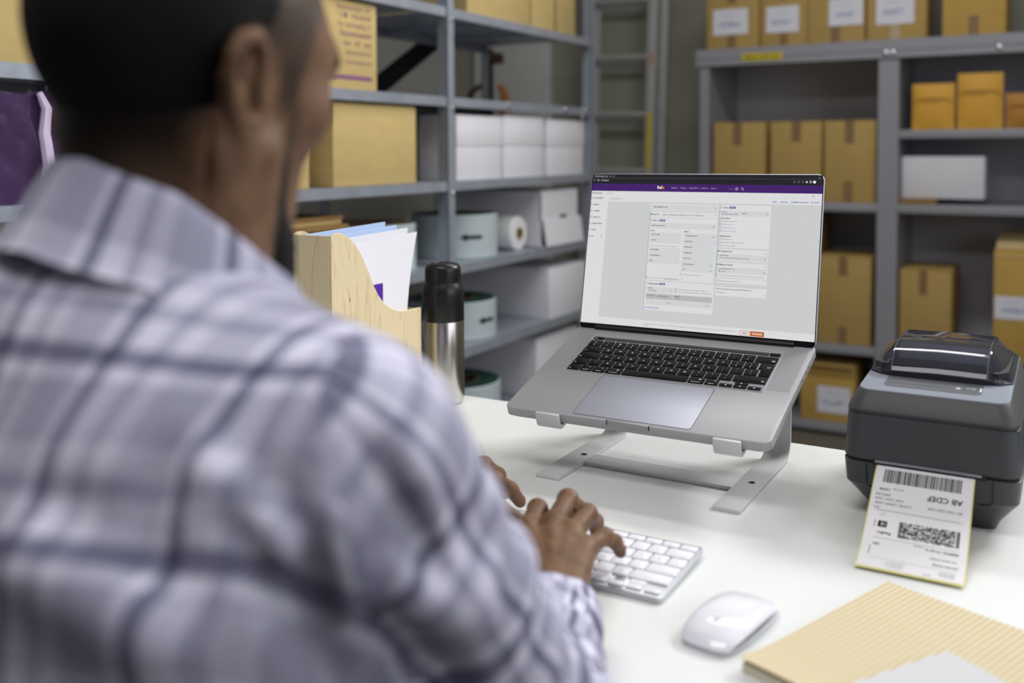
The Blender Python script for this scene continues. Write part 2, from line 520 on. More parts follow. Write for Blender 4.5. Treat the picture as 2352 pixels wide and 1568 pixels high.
# purple wrapped mailers at the far left
m_wrap = mat('purple plastic wrap', (74, 52, 90), 0.2, var=0.35, scale=9, bump=0.9, bscale=26, coat=0.6)
m_wrapw = mat('glossy pale wrap edge', (215, 200, 228), 0.2, var=0.1, scale=20)
pw = thing('mailer_bundle', 'purple plastic wrapped bundle of mailers on the rack at the far left', 'package', (F - .17, 0.985, 1.083))
bm = bmesh.new()
bmesh.ops.create_cube(bm, size=1)
bmesh.ops.subdivide_edges(bm, edges=bm.edges, cuts=12, use_grid_fill=True)
rnd = random.Random(4)
for v in bm.verts:
    p = v.co
    v.co = Vector((p.x * .34, p.y * .42, (p.z + .5) * .205)) + Vector((math.sin(p.y * 23 + p.z * 9) * .006, math.sin(p.z * 17) * .004, (math.sin(p.y * 19) * .004 if p.z > .3 else 0)))
for v in bm.verts: v.co.z = max(0.0, v.co.z)
mb = MB(); mb.bmesh_add(bm, 0, True)
fl = Flat()
fl.text('EXPRESS', -0.19, .145, .034, 0, 1, .03, 'LEFT', width=.17)
fl.text('PAK', -0.08, .112, .03, 0, 1, .03, 'LEFT')
mb.build('wrapped_body', m_wrap, pw)
q = MB(); fl.put(q, lambda a, b, l: (0.179, a, b)); q.build('printed_text', m_wrapw, pw, label='pale printed lettering')
MB().tube([(0.176, .150, .01), (.182, .158, .07), (.178, .152, .13), (.181, .156, .175), (.176, .145, .205)], [.008, .012, .011, .010, .006], 8).build('wrap_fold', m_wrapw, pw, label='glossy pale fold of plastic')

# --- shelf 0.826: flattened cardboard pile, tape coils, bubble roll, open white carton
fc = random.Random(9)
z = 0.8262
for i in range(17):
    th = fc.uniform(.009, .0125)
    o = MB().box(-0.17, 0.17, -0.22 + fc.uniform(-.004, .004), 0.22, 0, th - 0.0006, bev=0.0015, seg=1).build('flattened_box', [m_kraft_d if i % 3 else m_kraft])
    o.location = (F - .20 + fc.uniform(-.02, .02), 1.80 + fc.uniform(-.02, .022), z)
    o.rotation_euler = (0, 0, fc.uniform(-.02, .02))
    tag(o, 'flattened kraft cardboard box in the pile behind the magazine file', 'flattened box', 'pile of flattened boxes on the rack')
    z += th

m_strap = mat('grey green strapping', (186, 198, 203), 0.35, var=0.05, scale=60, stretch=(1, 1, 14))
m_strap_top = mat('dark green strapping edge', (38, 74, 66), 0.45, var=0.12, scale=80)
m_core = mat('brown cardboard core', (120, 100, 80), 0.8, var=0.08)
m_inkb = mat('black print', (24, 24, 28), 0.5, var=0.02)
def coil(loc, r, h, label, arrow_deg, top=None):
    t = thing('strapping_coil', label, 'strapping', loc, 0, 'strapping coils on the rack')
    prof_o = [(r - .004, 0), (r, .004)] + [(r - (.0012 if k % 2 else 0), .004 + (h - .008) * k / 10) for k in range(1, 11)] + [(r - .004, h)]
    MB().lathe(prof_o + [(r * .53, h), (r * .53, 0), (r - .004, 0)], 64, mats=[0] * 12 + [1, 1, 1], caps=False).build('wound_band', [m_strap, top or m_strap_top], t)
    MB().lathe([(r * .53, .001), (r * .53, h + .001), (r * .49, h + .001), (r * .49, .001), (r * .53, .001)], 48, caps=False).build('core', m_core, t)
    fl = Flat()
    for ad in arrow_deg:
        a = R(ad) * r
        fl.rect(a - .012, h * .50 - .006, a + .045, h * .50 + .006, 0, 1)
        fl.poly([(a - .034, h * .5), (a - .010, h * .5 - .014), (a - .010, h * .5 + .014)], 0, 1)
    q = MB()
    def cyl(a, b, l): return ((r + .0008) * math.cos(a / r), (r + .0008) * math.sin(a / r), b)
    # split so the print follows the curve
    f2 = Flat()
    for ad in arrow_deg:
        a = R(ad) * r
        for k in range(6):
            f2.rect(a - .012 + k * .0095, h * .50 - .006, a - .012 + (k + 1) * .0095, h * .50 + .006, 0, 1)
        f2.poly([(a - .034, h * .5), (a - .011, h * .5 - .014), (a - .011, h * .5 + .014)], 0, 1)
    f2.put(q, cyl)
    q.build('arrow_print', m_inkb, t, label='black printed arrow')
    return t
coil((RX - .170, 2.745, 0.826), .146, .142, 'grey strapping coil with black arrow on the rack beside the white packing roll', [-36])
coil((RX - .185, 2.290, 0.826), .150, .138, 'grey strapping coil behind the papers of the magazine file, left of the rack post', [-30], mat('tan paper edge', (120, 100, 76), 0.7, var=0.1))
coil((RX - .175, 2.735, 0.560), .150, .125, 'grey strapping coil with green top behind the shoulder of the bottle', [-8])
coil((RX - .165, 2.735, 0.285), .155, .125, 'lowest grey strapping coil with green top, just above the desk edge', [-12])

m_film = mat('white foam film', (228, 230, 230), 0.4, var=0.02, scale=20)
rl = thing('packing_roll', 'white roll of packing film lying on its side on the rack', 'roll', (RX - .28, 2.975, 0.826 + .060))
TX = Matrix.Rotation(R(90), 4, 'Y')
MB().lathe([(.056, -.23), (.060, -.225), (.060, .225), (.056, .23), (.022, .232), (.022, -.232), (.056, -.23)], 48, T=TX, caps=False).build('film', m_film, rl)
MB().lathe([(.022, -.233), (.022, .234), (.018, .234), (.018, -.233), (.022, -.233)], 32, T=TX, caps=False).build('core', mat('brown core', (150, 122, 70), .8, var=.05), rl)

oc = thing('open_carton', 'white carton with its front flap folded down on the rack beside the packing roll', 'box', (RX - .02, 3.08, 0.826))
mb = MB()
mb.box(-.46, 0, 0, .004, 0, .20).box(-.46, 0, .296, .30, 0, .20).box(-.46, -.456, 0, .30, 0, .20).box(-.46, 0, 0, .30, 0, .004).box(-.004, 0, .0, .30, .098, .20).box(-.46, 0, 0, .30, .2, .204)
mb.build('box_body', m_white_card, oc)
MB().prism([(0.002, .098), (.016, .002), (.020, .004), (.006, .100)], .012, .312, 'y').build('front_flap', m_white_card, oc)
MB().box(.0005, .002, .15, .20, .098, .112).build('hand_hole', mat('dark opening', (40, 40, 42), .9), oc)
carton('white_carton', 'long white carton on the rack shelf between the bottle and the laptop screen', 'box', RX - .46, RX - .015, 3.135, 3.44, 0.560, 0.745, m_white_card, 'x+', seam=True)
carton('white_carton', 'white carton low on the rack behind the left corner of the laptop', 'box', RX - .46, RX - .03, 3.065, 3.40, 0.285, 0.495, m_white_card, 'x+', seam=True)

# ================================================================== LADDER
m_alu = mat('brushed aluminium', (196, 196, 198), 0.4, 0.3, var=0.06, scale=20)
m_yel = mat('yellow sticker', (214, 196, 40), 0.5, var=0.05)
ld = thing('ladder', 'double aluminium ladder leaning on the back wall between rack and shelf cabinet', 'ladder', (-1.98, 4.42, 0))
lean = Matrix.Rotation(R(1.2), 4, 'Y')
for s_, (y, w_) in enumerate(((0.0, .17), (0.055, .20))):
    for sx in (-1, 1):
        x = sx * w_ if s_ == 0 else (-.15 if sx < 0 else .205)
        MB().box(x - .022, x + .022, y - .012, y + .012, 0.0, 2.5, bev=.003, T=lean).build('rail', m_alu, ld)
    for k in range(9):
        z = .25 + k * .275 - s_ * .03
        MB().tube([(-.165, y, z), (.165 if s_ == 0 else .19, y, z)], .013, 10, T=lean).build('rung', m_alu, ld)
MB().box(.158, .182, -.0135, -.0122, 1.09, 1.36, T=lean).build('sticker', m_yel, ld, label='yellow warning sticker')
MB().box(.158, .182, -.0135, -.0122, .90, 1.07, T=lean).build('sticker', m_yel, ld, label='yellow warning sticker')
MB().box(.166, .180, -.0135, -.0122, 1.585, 1.64, T=lean).build('sticker', m_orange, ld, label='small orange sticker')

# ================================================================== SHELF CABINET (right)
m_kraft_c = mat('brown kraft cardboard', (184, 154, 92), 0.82, var=0.06, scale=16, stretch=(1, 1, 3), bump=0.05, bscale=60)
m_cab = mat('grey painted shelf steel', (154, 154, 162), 0.45, 0.1, var=0.03, scale=8)
m_cab_d = mat('dark grey back panel', (182, 182, 190), 0.6, var=0.03)
CY, CD = 4.10, 0.42
cb = thing('shelf_cabinet', 'grey steel shelf cabinet with open compartments against the back wall', 'shelf', (-0.4, CY, 0))
def C(x): return x + 0.4
def cpart(name, bx, m, label=None): return MB().box(C(bx[0]), C(bx[1]), bx[2], bx[3], bx[4], bx[5], bev=bx[6] if len(bx) > 6 else .002, seg=1).build(name, m, cb, label=label)
cpart('side_panel', (-1.425, -1.385, 0, CD, 0, 1.60), m_cab)
cpart('side_panel', (-0.690, -0.612, 0, CD, 0, 1.545), m_cab, 'double middle upright')
cpart('side_panel', (0.12, 0.20, 0, CD, 0, 1.545), m_cab)
cpart('back_panel', (-1.425, 0.20, CD, CD + .004, 0, 1.60), m_cab_d)
top = MB().box(C(-1.44), C(.22), -.0055, CD, 1.600, 1.605).box(C(-1.44), C(.22), -.012, -.006, 1.532, 1.605, bev=.002, seg=1).box(C(-1.44), C(.22), -.016, -.006, 1.563, 1.570).box(C(-1.44), C(.22), -.006, .02, 1.532, 1.536).build('top_beam', m_cab, cb)
for x in (-.66, -.635, -.26):
    MB().lathe([(.011, 0), (.011, .003), (.006, .006)], 12, T=Matrix.Translation((C(x), -.0125, 1.553)) @ Matrix.Rotation(R(90), 4, 'X')).build('bolt', m_bolt, top)
def cshelf(x0, x1, z): MB().box(C(x0), C(x1), .004, CD, z - .005, z).box(C(x0), C(x1), 0, .008, z - .034, z, bev=.003).build('shelf_board', m_cab, cb)
for z in (.957, .376, .049): cshelf(-1.385, -.690, z)
for z in (1.250, .957, .376, .049): cshelf(-.612, .12, z)
lb = MB().box(C(-1.235), C(-1.065), -.0175, -.0162, 1.548, 1.578)
f = Flat(); f.text('MAX 250 KG', -1.222, 1.556, .02, 1, 1, .02, 'LEFT', width=.144)
f.put(lb, lambda a, b, l: (C(a), -.0178, b))
lb.build('load_label', [m_yel, mat('dark print', (70, 60, 20), .6)], cb, label='yellow load label')

FY = CY + .03
T2 = [(.40, .57, 0, .36), (.40, .57, .66, 1)]
for a, b, z, yo, pa, lb_, ph in ((-1.405, -1.178, 1.90, 0, (.13, .80, .21, .58), 'leftmost taped cardboard box with a white sheet on top of the grey cabinet', 1), (-1.172, -.972, 1.90, .01, (.12, .80, .20, .57), 'second cardboard box from the left on the cabinet top, with a white sheet', 2), (-.968, -.748, 1.90, -.01, (.37, .97, .235, .60), 'third cardboard box from the left on the cabinet top, white sheet set to its right', 3), (-.742, -.520, 1.90, 0, (.16, .80, .215, .62), 'cardboard box over the cabinet\'s middle upright, white sheet and pale tape', 4)):
    carton('cardboard_box', lb_, 'box', a, b, FY + yo, FY + yo + .30, 1.605, z, m_kraft_c, 'y-', tape=T2, paper=pa, group='boxes on top of the cabinet', seed=ph, tape_m=m_tape_c if ph == 4 else None)
carton('cardboard_box', 'plain taped cardboard box standing apart at the right on the cabinet top', 'box', -.463, -.243, FY, FY + .30, 1.605, 1.90, m_kraft_y, 'y-', tape=[(.42, .58, 0, .26)], group='boxes on top of the cabinet')
carton('storage_crate', 'grey crate standing behind the gap between boxes on the cabinet top', 'box', -.53, -.44, FY + .18, FY + .34, 1.605, 1.80, mat('grey plastic crate', (110, 112, 116), .5), 'y-', seam=False)
for a, b, lb_, tp in ((-1.372, -1.147, 'left one of three tall taped boxes in the cabinet\'s upper left compartment', [(.38, .55, .70, 1)]), (-1.124, -.914, 'middle one of three tall taped boxes in the cabinet\'s upper left compartment', [(.42, .60, .74, 1), (.42, .6, 0, .10)]), (-.903, -.700, 'right one of three tall taped boxes, next to the cabinet\'s middle upright', [(.40, .58, .72, 1), (.38, .56, 0, .26)])):
    carton('cardboard_box', lb_, 'box', a, b, FY, FY + .28, .957, 1.293, m_kraft_c, 'y-', tape=tp, group='tall boxes in the upper left compartment')
carton('cardboard_box', 'taped cardboard box on the middle shelf just right of the laptop screen', 'box', -.925, -.712, FY, FY + .28, .376, .738, m_kraft_c, 'y-', tape=[(.40, .56, .78, 1), (.40, .56, 0, .2)])
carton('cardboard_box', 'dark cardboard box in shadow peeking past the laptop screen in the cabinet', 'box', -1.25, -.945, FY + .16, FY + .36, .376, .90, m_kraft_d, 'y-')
carton('cardboard_box', 'taped cardboard box above the printer in the lower right compartment', 'box', -.605, -.415, FY, FY + .28, .376, .700, m_kraft_c, 'y-', tape=[(.38, .54, .70, 1)])
ob = carton('open_box', 'cardboard box with open flaps and white sheet at the cabinet\'s bottom behind the laptop', 'box', -.99, -.77, FY, FY + .28, .049, .285, m_kraft_y, 'y-', paper=(.32, .92, .16, .62), seed=12, seam=False)
MB().box(-.11, .11, -.175, -.01, .2365, .2405, bev=.001).build('flap', m_kraft_c, ob)
MB().box(-.11, .11, .01, .14, .2365, .2405, bev=.001).build('flap', m_kraft_c, ob)
tb = carton('cardboard_box', 'tall yellowish box with a pale lid flap at the right end of the cabinet', 'box', -.262, -.03, FY - .10, FY + .30, .376, .80, m_kraft_y, 'y-', paper=(.02, .62, .40, .60), seed=21, seam=False)
MB().box(-.116, .116, -.199, .10, .4245, .4285, bev=.001, T=Matrix.Translation((0, .1, .424)) @ Matrix.Rotation(R(14), 4, 'X') @ Matrix.Translation((0, -.1, -.424 + .05))).build('flap', mat('pale cardboard inside', (226, 200, 148), .8, var=.04), tb, label='pale inner flap')
# padded mailers, white box and board on the right shelves
def mailer(label, x0, x1, y, h, m, tilt=0.0):
    t = thing('padded_mailer', label, 'package', ((x0 + x1) / 2, y, 1.250), 0, 'padded mailers on the cabinet shelf')
    hw = (x1 - x0) / 2
    n = 9
    def side(s):
        g = []
        for i in range(n):
            r = []
            for j in range(n):
                u, v = i / (n - 1), j / (n - 1)
                b = math.sin(math.pi * u) * math.sin(math.pi * min(1, v * .95 + .03))
                r.append((-hw + u * 2 * hw, s * (.006 + .026 * b ** .6) + .02, v * h))
            g.append(r)
        return g
    MB().sheet(side(-1), .002).sheet([list(reversed(r)) for r in side(1)], .002).build('envelope', m, t)
    MB().box(-hw + .004, hw - .004, -.018, -.012, h * .68, h * .69).build('flap_edge', m_kraft_d, t)
    f = Flat(); scribble(f, -hw * .5, hw * .4, h * .62, .006, 0, int(h * 999))
    q = MB(); f.put(q, lambda a, b, l: (a, -.0215 + .012 * abs(a) / hw, b)); q.build('stamp', mat('red stamp', (200, 96, 50), .6), t)
    return t
m_mail = mat('yellow padded envelope', (226, 172, 66), .6, var=.05, scale=18, bump=.15, bscale=45)
mailer('shorter yellow padded mailer at the left on the cabinet\'s upper right shelf', -.572, -.418, FY + .02, .180, m_mail)
mailer('tallest yellow padded mailer in the middle of the cabinet\'s upper right shelf', -.408, -.250, FY + .02, .215, m_mail)
mailer('brownish padded mailer at the photo\'s right edge on the upper right shelf', -.240, -.08, FY + .02, .134, mat('brown padded envelope', (190, 136, 62), .6, var=.06))
o = MB().box(-.14, .0, 0, .2, 0, .022, bev=.002).build('board', m_kraft_d, loc=(-.475, FY - .0, .957)); tag(o, 'thin brown board lying under the white box in the cabinet', 'board')
wb = MB().box(-.150, .150, 0, .18, 0.0, .166, bev=.004).build('white_box', m_white_card, loc=(-.458, FY + .03, .9795)); tag(wb, 'plain white box in the cabinet under the yellow mailers', 'box')
wb.location = (-.458, FY + .03, .9795)
# ================================================================== DESK
m_desk = mat('white laminate', (226, 228, 228), 0.42, var=0.008, scale=4, spec=0.35)
m_desk_e = mat('white edge band', (214, 216, 216), 0.4)
dk = thing('desk', 'white laminate desk top carrying laptop, printer and keyboard', 'desk', (-0.35, 1.02, 0))
MB().box(-1.05, 1.15, -.40, .41, .724, .75, bev=.0015, seg=2).build('desk_top', [m_desk], dk)
for sx in (-1.0, 1.08):
    for sy in (-.34, .34):
        MB().box(sx - .025, sx + .025, sy - .025, sy + .025, 0, .724, bev=.003).build('leg', m_steel, dk)
MB().box(-.975, 1.055, .33, .35, .66, .70).build('rail', m_steel, dk)

# ================================================================== MAGAZINE FILE
def wood(name, c1, c2, axis):
    m = bpy.data.materials.new(name); m.use_nodes = True
    nt = m.node_tree; b = nt.nodes['Principled BSDF']; b.inputs['Roughness'].default_value = .55
    tc = nt.nodes.new('ShaderNodeTexCoord'); mp = nt.nodes.new('ShaderNodeMapping')
    nt.links.new(tc.outputs['Object'], mp.inputs[0])
    mp.inputs['Scale'].default_value = (9, 9, 1.3)
    nz = nt.nodes.new('ShaderNodeTexNoise'); nz.inputs['Scale'].default_value = 2.2; nz.inputs['Detail'].default_value = 2; nz.inputs['Distortion'].default_value = .8
    nt.links.new(mp.outputs[0], nz.inputs['Vector'])
    mu = nt.nodes.new('ShaderNodeMath'); mu.operation = 'MULTIPLY'; mu.inputs[1].default_value = 16
    nt.links.new(nz.outputs['Fac'], mu.inputs[0])
    fr = nt.nodes.new('ShaderNodeMath'); fr.operation = 'PINGPONG'; fr.inputs[1].default_value = 1
    nt.links.new(mu.outputs[0], fr.inputs[0])
    cr = nt.nodes.new('ShaderNodeValToRGB')
    cr.color_ramp.elements[0].position = 0.0; cr.color_ramp.elements[0].color = lin(c2) + (1,)
    cr.color_ramp.elements[1].position = 0.22; cr.color_ramp.elements[1].color = lin(c1) + (1,)
    nt.links.new(fr.outputs[0], cr.inputs[0])
    n2 = nt.nodes.new('ShaderNodeTexNoise'); n2.inputs['Scale'].default_value = 60; n2.inputs['Detail'].default_value = 3
    mp2 = nt.nodes.new('ShaderNodeMapping'); mp2.inputs['Scale'].default_value = (6, 6, .5)
    nt.links.new(tc.outputs['Object'], mp2.inputs[0]); nt.links.new(mp2.outputs[0], n2.inputs['Vector'])
    mx = nt.nodes.new('ShaderNodeMix'); mx.data_type = 'RGBA'; mx.blend_type = 'MULTIPLY'
    mr = nt.nodes.new('ShaderNodeMapRange'); mr.inputs[3].default_value = .90; mr.inputs[4].default_value = 1.06
    nt.links.new(n2.outputs['Fac'], mr.inputs[0])
    mx.inputs[0].default_value = 1.0
    nt.links.new(cr.outputs[0], mx.inputs[6]); nt.links.new(mr.outputs[0], mx.inputs[7])
    nt.links.new(mx.outputs[2], b.inputs['Base Color'])
    return m
m_birch = wood('birch plywood', (228, 210, 172), (212, 190, 148), 2)
FX0, FX1, FY0, FY1 = -1.006, -0.931, 1.090, 1.312
mf = thing('magazine_file', 'birch plywood magazine file with an S-curved side full of papers', 'file holder', (FX0, FY0, .75))
D = FY1 - FY0
# side outline in (y, z), tall at the near end
crv = [(0.0, .306), (.010, .309), (.022, .3085), (.038, .302), (.056, .288), (.072, .268), (.086, .245), (.098, .222), (.110, .205), (.124, .191), (.140, .181), (.160, .174), (.185, .171), (D, .171)]
prof = [(0, 0), (D, 0)] + list(reversed(crv))
W = FX1 - FX0
MB().prism(prof, W - .005, W, 'x', bev=.0006, seg=1).build('side_panel', m_birch, mf)
MB().prism(prof, 0, .005, 'x', bev=.0006, seg=1).build('side_panel', m_birch, mf)
MB().box(.005, W - .005, 0.0, .005, 0, .3055, bev=.0006, seg=1).build('back_panel', m_birch, mf)
MB().box(.005, W - .005, D - .005, D, 0, .169, bev=.0006, seg=1).build('front_panel', m_birch, mf)
MB().box(.005, W - .005, .005, D - .005, 0.0, .006).build('bottom_panel', m_birch, mf)
bpy.context.view_layer.update()
KN = Flat(); 
kn = MB(); kn.lathe([(.0016, 0), (.0006, .00025)], 10, T=Matrix.Translation((W + .00005, .040, .208)) @ Matrix.Rotation(R(90), 4, 'Y') @ Matrix.Diagonal((2.6, .7, 1, 1)))
kn.build('knot', mat('dark wood knot', (128, 96, 62), .6, var=.1), mf)

m_sheet = mat('white paper', (236, 236, 244), 0.6, var=0.004)
m_sheet_b = mat('pale blue paper', (186, 208, 242), 0.6, var=0.004)
def papers(label, x, lean, zt, y1, bulge, m, thick, group=None, mark=False, name='paper_stack', cat='paper'):
    g = []
    n = 14
    for i in range(n):
        row = []
        for j in range(n):
            u, v = i / (n - 1), j / (n - 1)
            zz = .0065 + v * (zt - .0065)
            # bowed sheet whose far upper corner sags outward
            yy = .008 + u * (y1 - .008) + (max(0, v - .45) ** 1.6) * .060 * u - .008 * math.sin(math.pi * v) * u * bulge
            xx = x + lean * v + bulge * .0015 * math.sin(math.pi * u) * v
            row.append((xx, yy, zz + .006 * u * v))
        g.append(row)
    o = MB().sheet(g, thick).build(name, m, loc=(FX0, FY0, .75))
    tag(o, label, cat, group)
    return o
papers('front bundle of white paper standing in the magazine file', W - .0078, .0, .289, .200, 1.0, m_sheet, .0022)
papers('second bundle of white paper behind the front one in the magazine file', W - .022, -.001, .295, .196, .6, m_sheet, .005)
papers('nearer pale blue folder standing in the magazine file', W - .036, -.002, .3005, .186, .4, m_sheet_b, .004)
papers('rearmost pale blue folder standing in the magazine file', W - .050, -.004, .3055, .176, .2, m_sheet_b, .004)
o = MB().box(-.0004, .0004, .055, .128, .05, .222).build('purple_card', mat('purple card', (84, 40, 160), .5, var=.02), loc=(FX1 - .0062, FY0, .75))
tag(o, 'purple card edge showing above the curve of the magazine file', 'card')

# ================================================================== BOTTLE
m_inox = mat('brushed stainless steel', (205, 202, 196), 0.24, 1.0, var=0.04, scale=120, stretch=(1, 1, 26), noise_rough=.06)
m_blk = mat('black satin plastic', (24, 24, 26), 0.32, var=0.03, spec=.5)
bt = thing('thermos_bottle', 'stainless steel vacuum bottle with black shoulder and screw cap on the desk', 'bottle', (-.930, 1.375, .75))
r = .0355
MB().lathe([(.028, 0), (.032, .0012), (r - .0008, .006), (r, .011), (r, .140), (r - .0004, .141)], 72).build('steel_body', m_inox, bt)
MB().lathe([(r - .0006, .1405), (r + .0002, .142), (r + .0002, .186), (r - .0006, .193), (r - .003, .2005), (.0306, .2045), (.0300, .2065)], 72).build('shoulder', m_blk, bt)
MB().lathe([(.0300, .2065), (.0306, .2072), (.0306, .226), (.0298, .2315), (.0272, .2358), (.024, .2375), (.021, .2378), (.020, .2370), (.0, .2370)], 72, caps=False).build('cap', m_blk, bt)

# ================================================================== WIRELESS KEYBOARD
m_alum_l = mat('light anodised aluminium', (196, 198, 204), 0.34, 0.7, noise_rough=.03, scale=40)
m_key_w = mat('white key plastic', (232, 232, 240), 0.45, var=.005)
m_leg_g = mat('grey key legend', (150, 152, 160), 0.6)
kb = thing('wireless_keyboard', 'slim aluminium wireless keyboard with white keys under the man\'s hands', 'keyboard', (-.6110, .8525, .75))
kb.rotation_euler = (R(2.5), 0, 0)
KB_T = .0062
mb = MB()
mb.prism(rrect(0, .279, 0, .1240, .005), .0004, KB_T, 'z', bev=.0012)
mb.build('keyboard_base', m_alum_l, kb)
MB().box(.02, .259, .106, .121, -.0045, .0005, bev=.002).build('battery_foot', m_alum_l, kb)
def key_mesh(w, h, top=.0022, inset=.0007, r=.0016):
    mb = MB()
    mb.prism(rrect(0, w, 0, h, r, 4), 0, top, 'z', bev=.0004, seg=2)
    return mb
rows = [
 (.0040, .0165, [('fn', 1), ('ctrl', 1), ('alt', 1), ('cmd', 1.25), (' ', 5), ('cmd', 1.25), ('alt', 1)]),
 (.0230, .0165, [('shift', 2.25)] + [(c, 1) for c in 'ZXCVBNM,./'] + [('shift', 2.25)]),
 (.0420, .0165, [('caps', 1.75)] + [(c, 1) for c in "ASDFGHJKL;'"] + [('enter', 1.75)]),
 (.0610, .0165, [('tab', 1.5)] + [(c, 1) for c in 'QWERTYUIOP[]\\']),
 (.0800, .0165, [(c, 1) for c in '`1234567890-='] + [('delete', 1.5)]),
 (.0990, .0100, [(c, 14.5 / 14) for c in ('esc', 'F1', 'F2', 'F3', 'F4', 'F5', 'F6', 'F7', 'F8', 'F9', 'F10', 'F11', 'F12', '^')]),
]
def wkey(x, y, w, h, s):
    mb = key_mesh(w, h)
    f = Flat()
    if s.strip():
        if len(s) == 1: f.text(s, w / 2, h / 2 - .0022, .0058, 1, 1, 0, 'CENTER')
        else: f.text(s, w / 2 if w < .02 else w - .0015, h * .18, .0030, 1, 1, 0, 'CENTER' if w < .02 else 'RIGHT')
    f.put(mb, lambda a, b, l: (a, b, .00224))
    mb.build('key', [m_key_w, m_leg_g], kb, loc=(x, y, KB_T))
for y, h, ks in rows:
    y, h = y * 1.06 + .0012, h * 1.05
    x = .0016
    for s, n in ks:
        wkey(x + .0011, y, n * .019 - .0024, h, s); x += n * .019
for x, y, s in ((.2195, .0054, '<'), (.2385, .0054, 'v'), (.2385, .0144, '^'), (.2575, .0054, '>')):
    wkey(x + .0011, y, .0166, .0080, s)

# ================================================================== MOUSE
m_mouse = mat('glossy white plastic', (234, 234, 242), 0.16, var=.004, coat=.4)
ms = thing('computer_mouse', 'glossy white wireless mouse on the desk right of the keyboard', 'mouse', (-.2615, .8445, .75), R(-9))
def mouse_pt(u, v, top=True):
    # u across -1..1, v along -1..1
    hw, hl = .0288, .0568
    a = .88
    x = hw * u * (1 - .06 * v * v)
    y = hl * v
    e = max(0.0, 1 - abs(u) ** 2.6) ** .5
    el = max(0.0, 1 - abs(v) ** 2.3) ** .62
    z = .0055 + .0155 * el * (.42 + .58 * e)
    return x, y, z
g = []
N = 25
for i in range(N):
    row = []
    for j in range(N):
        u, v = -1 + 2 * i / (N - 1), -1 + 2 * j / (N - 1)
        # squircle mapping so the plan is a rounded rectangle
        x, y, z = mouse_pt(u, v)
        k = (1 - .16 * (abs(v) ** 4)); x *= k
        y *= (1 - .10 * abs(u) ** 4)
        row.append((x, y, z))
    g.append(row)
MB().sheet(g, .0012).build('top_shell', m_mouse, ms)
MB().prism([(p[0] * .965, p[1] * .975) for p in [g[i][0] for i in range(N)] + [g[N - 1][j] for j in range(1, N)] + [g[i][N - 1] for i in range(N - 2, -1, -1)] + [g[0][j] for j in range(N - 2, 0, -1)]], 0.0, .0066, 'z', bev=.001).build('base', m_alum_l, ms, label='aluminium underside')
q = MB(); f = Flat(); f.disc(0, -.001, .0034, 0, 1); f.poly([(.0006, .0028), (.0028, .0052), (.0022, .0030)], 0, 1)
f.put(q, lambda a, b, l: (a, b - .028, mouse_pt(a / .0288, (b - .028) / .0568)[2] + .0006))
q.build('emblem', mat('pale grey emblem', (198, 198, 208), .3), ms)

# ================================================================== LABEL SHEETS (bottom right)
def striped(name, c1, c2, pitch, duty):
    m = bpy.data.materials.new(name); m.use_nodes = True
    nt = m.node_tree; b = nt.nodes['Principled BSDF']; b.inputs['Roughness'].default_value = .8
    b.inputs['Specular IOR Level'].default_value = .2
    tc = nt.nodes.new('ShaderNodeTexCoord'); sp = nt.nodes.new('ShaderNodeSeparateXYZ')
    nt.links.new(tc.outputs['Object'], sp.inputs[0])
    dv = nt.nodes.new('ShaderNodeMath'); dv.operation = 'DIVIDE'; dv.inputs[1].default_value = pitch
    nt.links.new(sp.outputs[0], dv.inputs[0])
    fr = nt.nodes.new('ShaderNodeMath'); fr.operation = 'FRACT'; nt.links.new(dv.outputs[0], fr.inputs[0])
    cr = nt.nodes.new('ShaderNodeValToRGB')
    e = cr.color_ramp.elements
    e[0].position = 0; e[0].color = lin(c2) + (1,)
    e[1].position = duty; e[1].color = lin(c1) + (1,)
    x = e.new(duty - .08); x.color = lin(c2) + (1,)
    y = e.new(.95); y.color = lin(c1) + (1,)
    z = e.new(1.0); z.color = lin(c2) + (1,)
    nt.links.new(fr.outputs[0], cr.inputs[0]); nt.links.new(cr.outputs[0], b.inputs['Base Color'])
    return m
m_stripe = striped('yellow striped label backing', (214, 210, 196), (202, 172, 92), .0056, .42)
m_layers = mat('stack of cut paper edges', (216, 206, 180), .8, var=.18, scale=40, stretch=(.2, .2, 60))
lp = thing('label_sheet_stack', 'stack of yellow striped label sheets at the desk\'s right front', 'paper stack', (-.151, .990, .75), R(-20.5))
MB().box(.0, .330, -.229, 0, 0, .0085, bev=.0008, seg=1).build('sheet_pile', m_layers, lp)
g = []
for i in range(20):
    row = []
    for j in range(20):
        u, v = i / 19, j / 19
        x = -.001 + u * .332; y = -.231 + v * .232
        cz = .0087 + .006 * max(0, 1 - x / .06) * max(0, (1 - v) - .7) / .3 * 0
        cz += .004 * max(0.0, (.25 - v) / .25) ** 2
        row.append((x, y, cz))
    g.append(row)
MB().sheet(g, -.0004).build('top_sheet', m_stripe, lp)
o = MB().box(-.05, .05, -.075, .075, 0, .0004).build('blank_label', mat('matt label paper', (206, 206, 210), .85, spec=.15, var=.004), loc=(-.085, .779, .7625)); o.rotation_euler = (0, 0, R(-33))
tag(o, 'blank white label lying on the striped sheets at the photo\'s bottom edge', 'label')

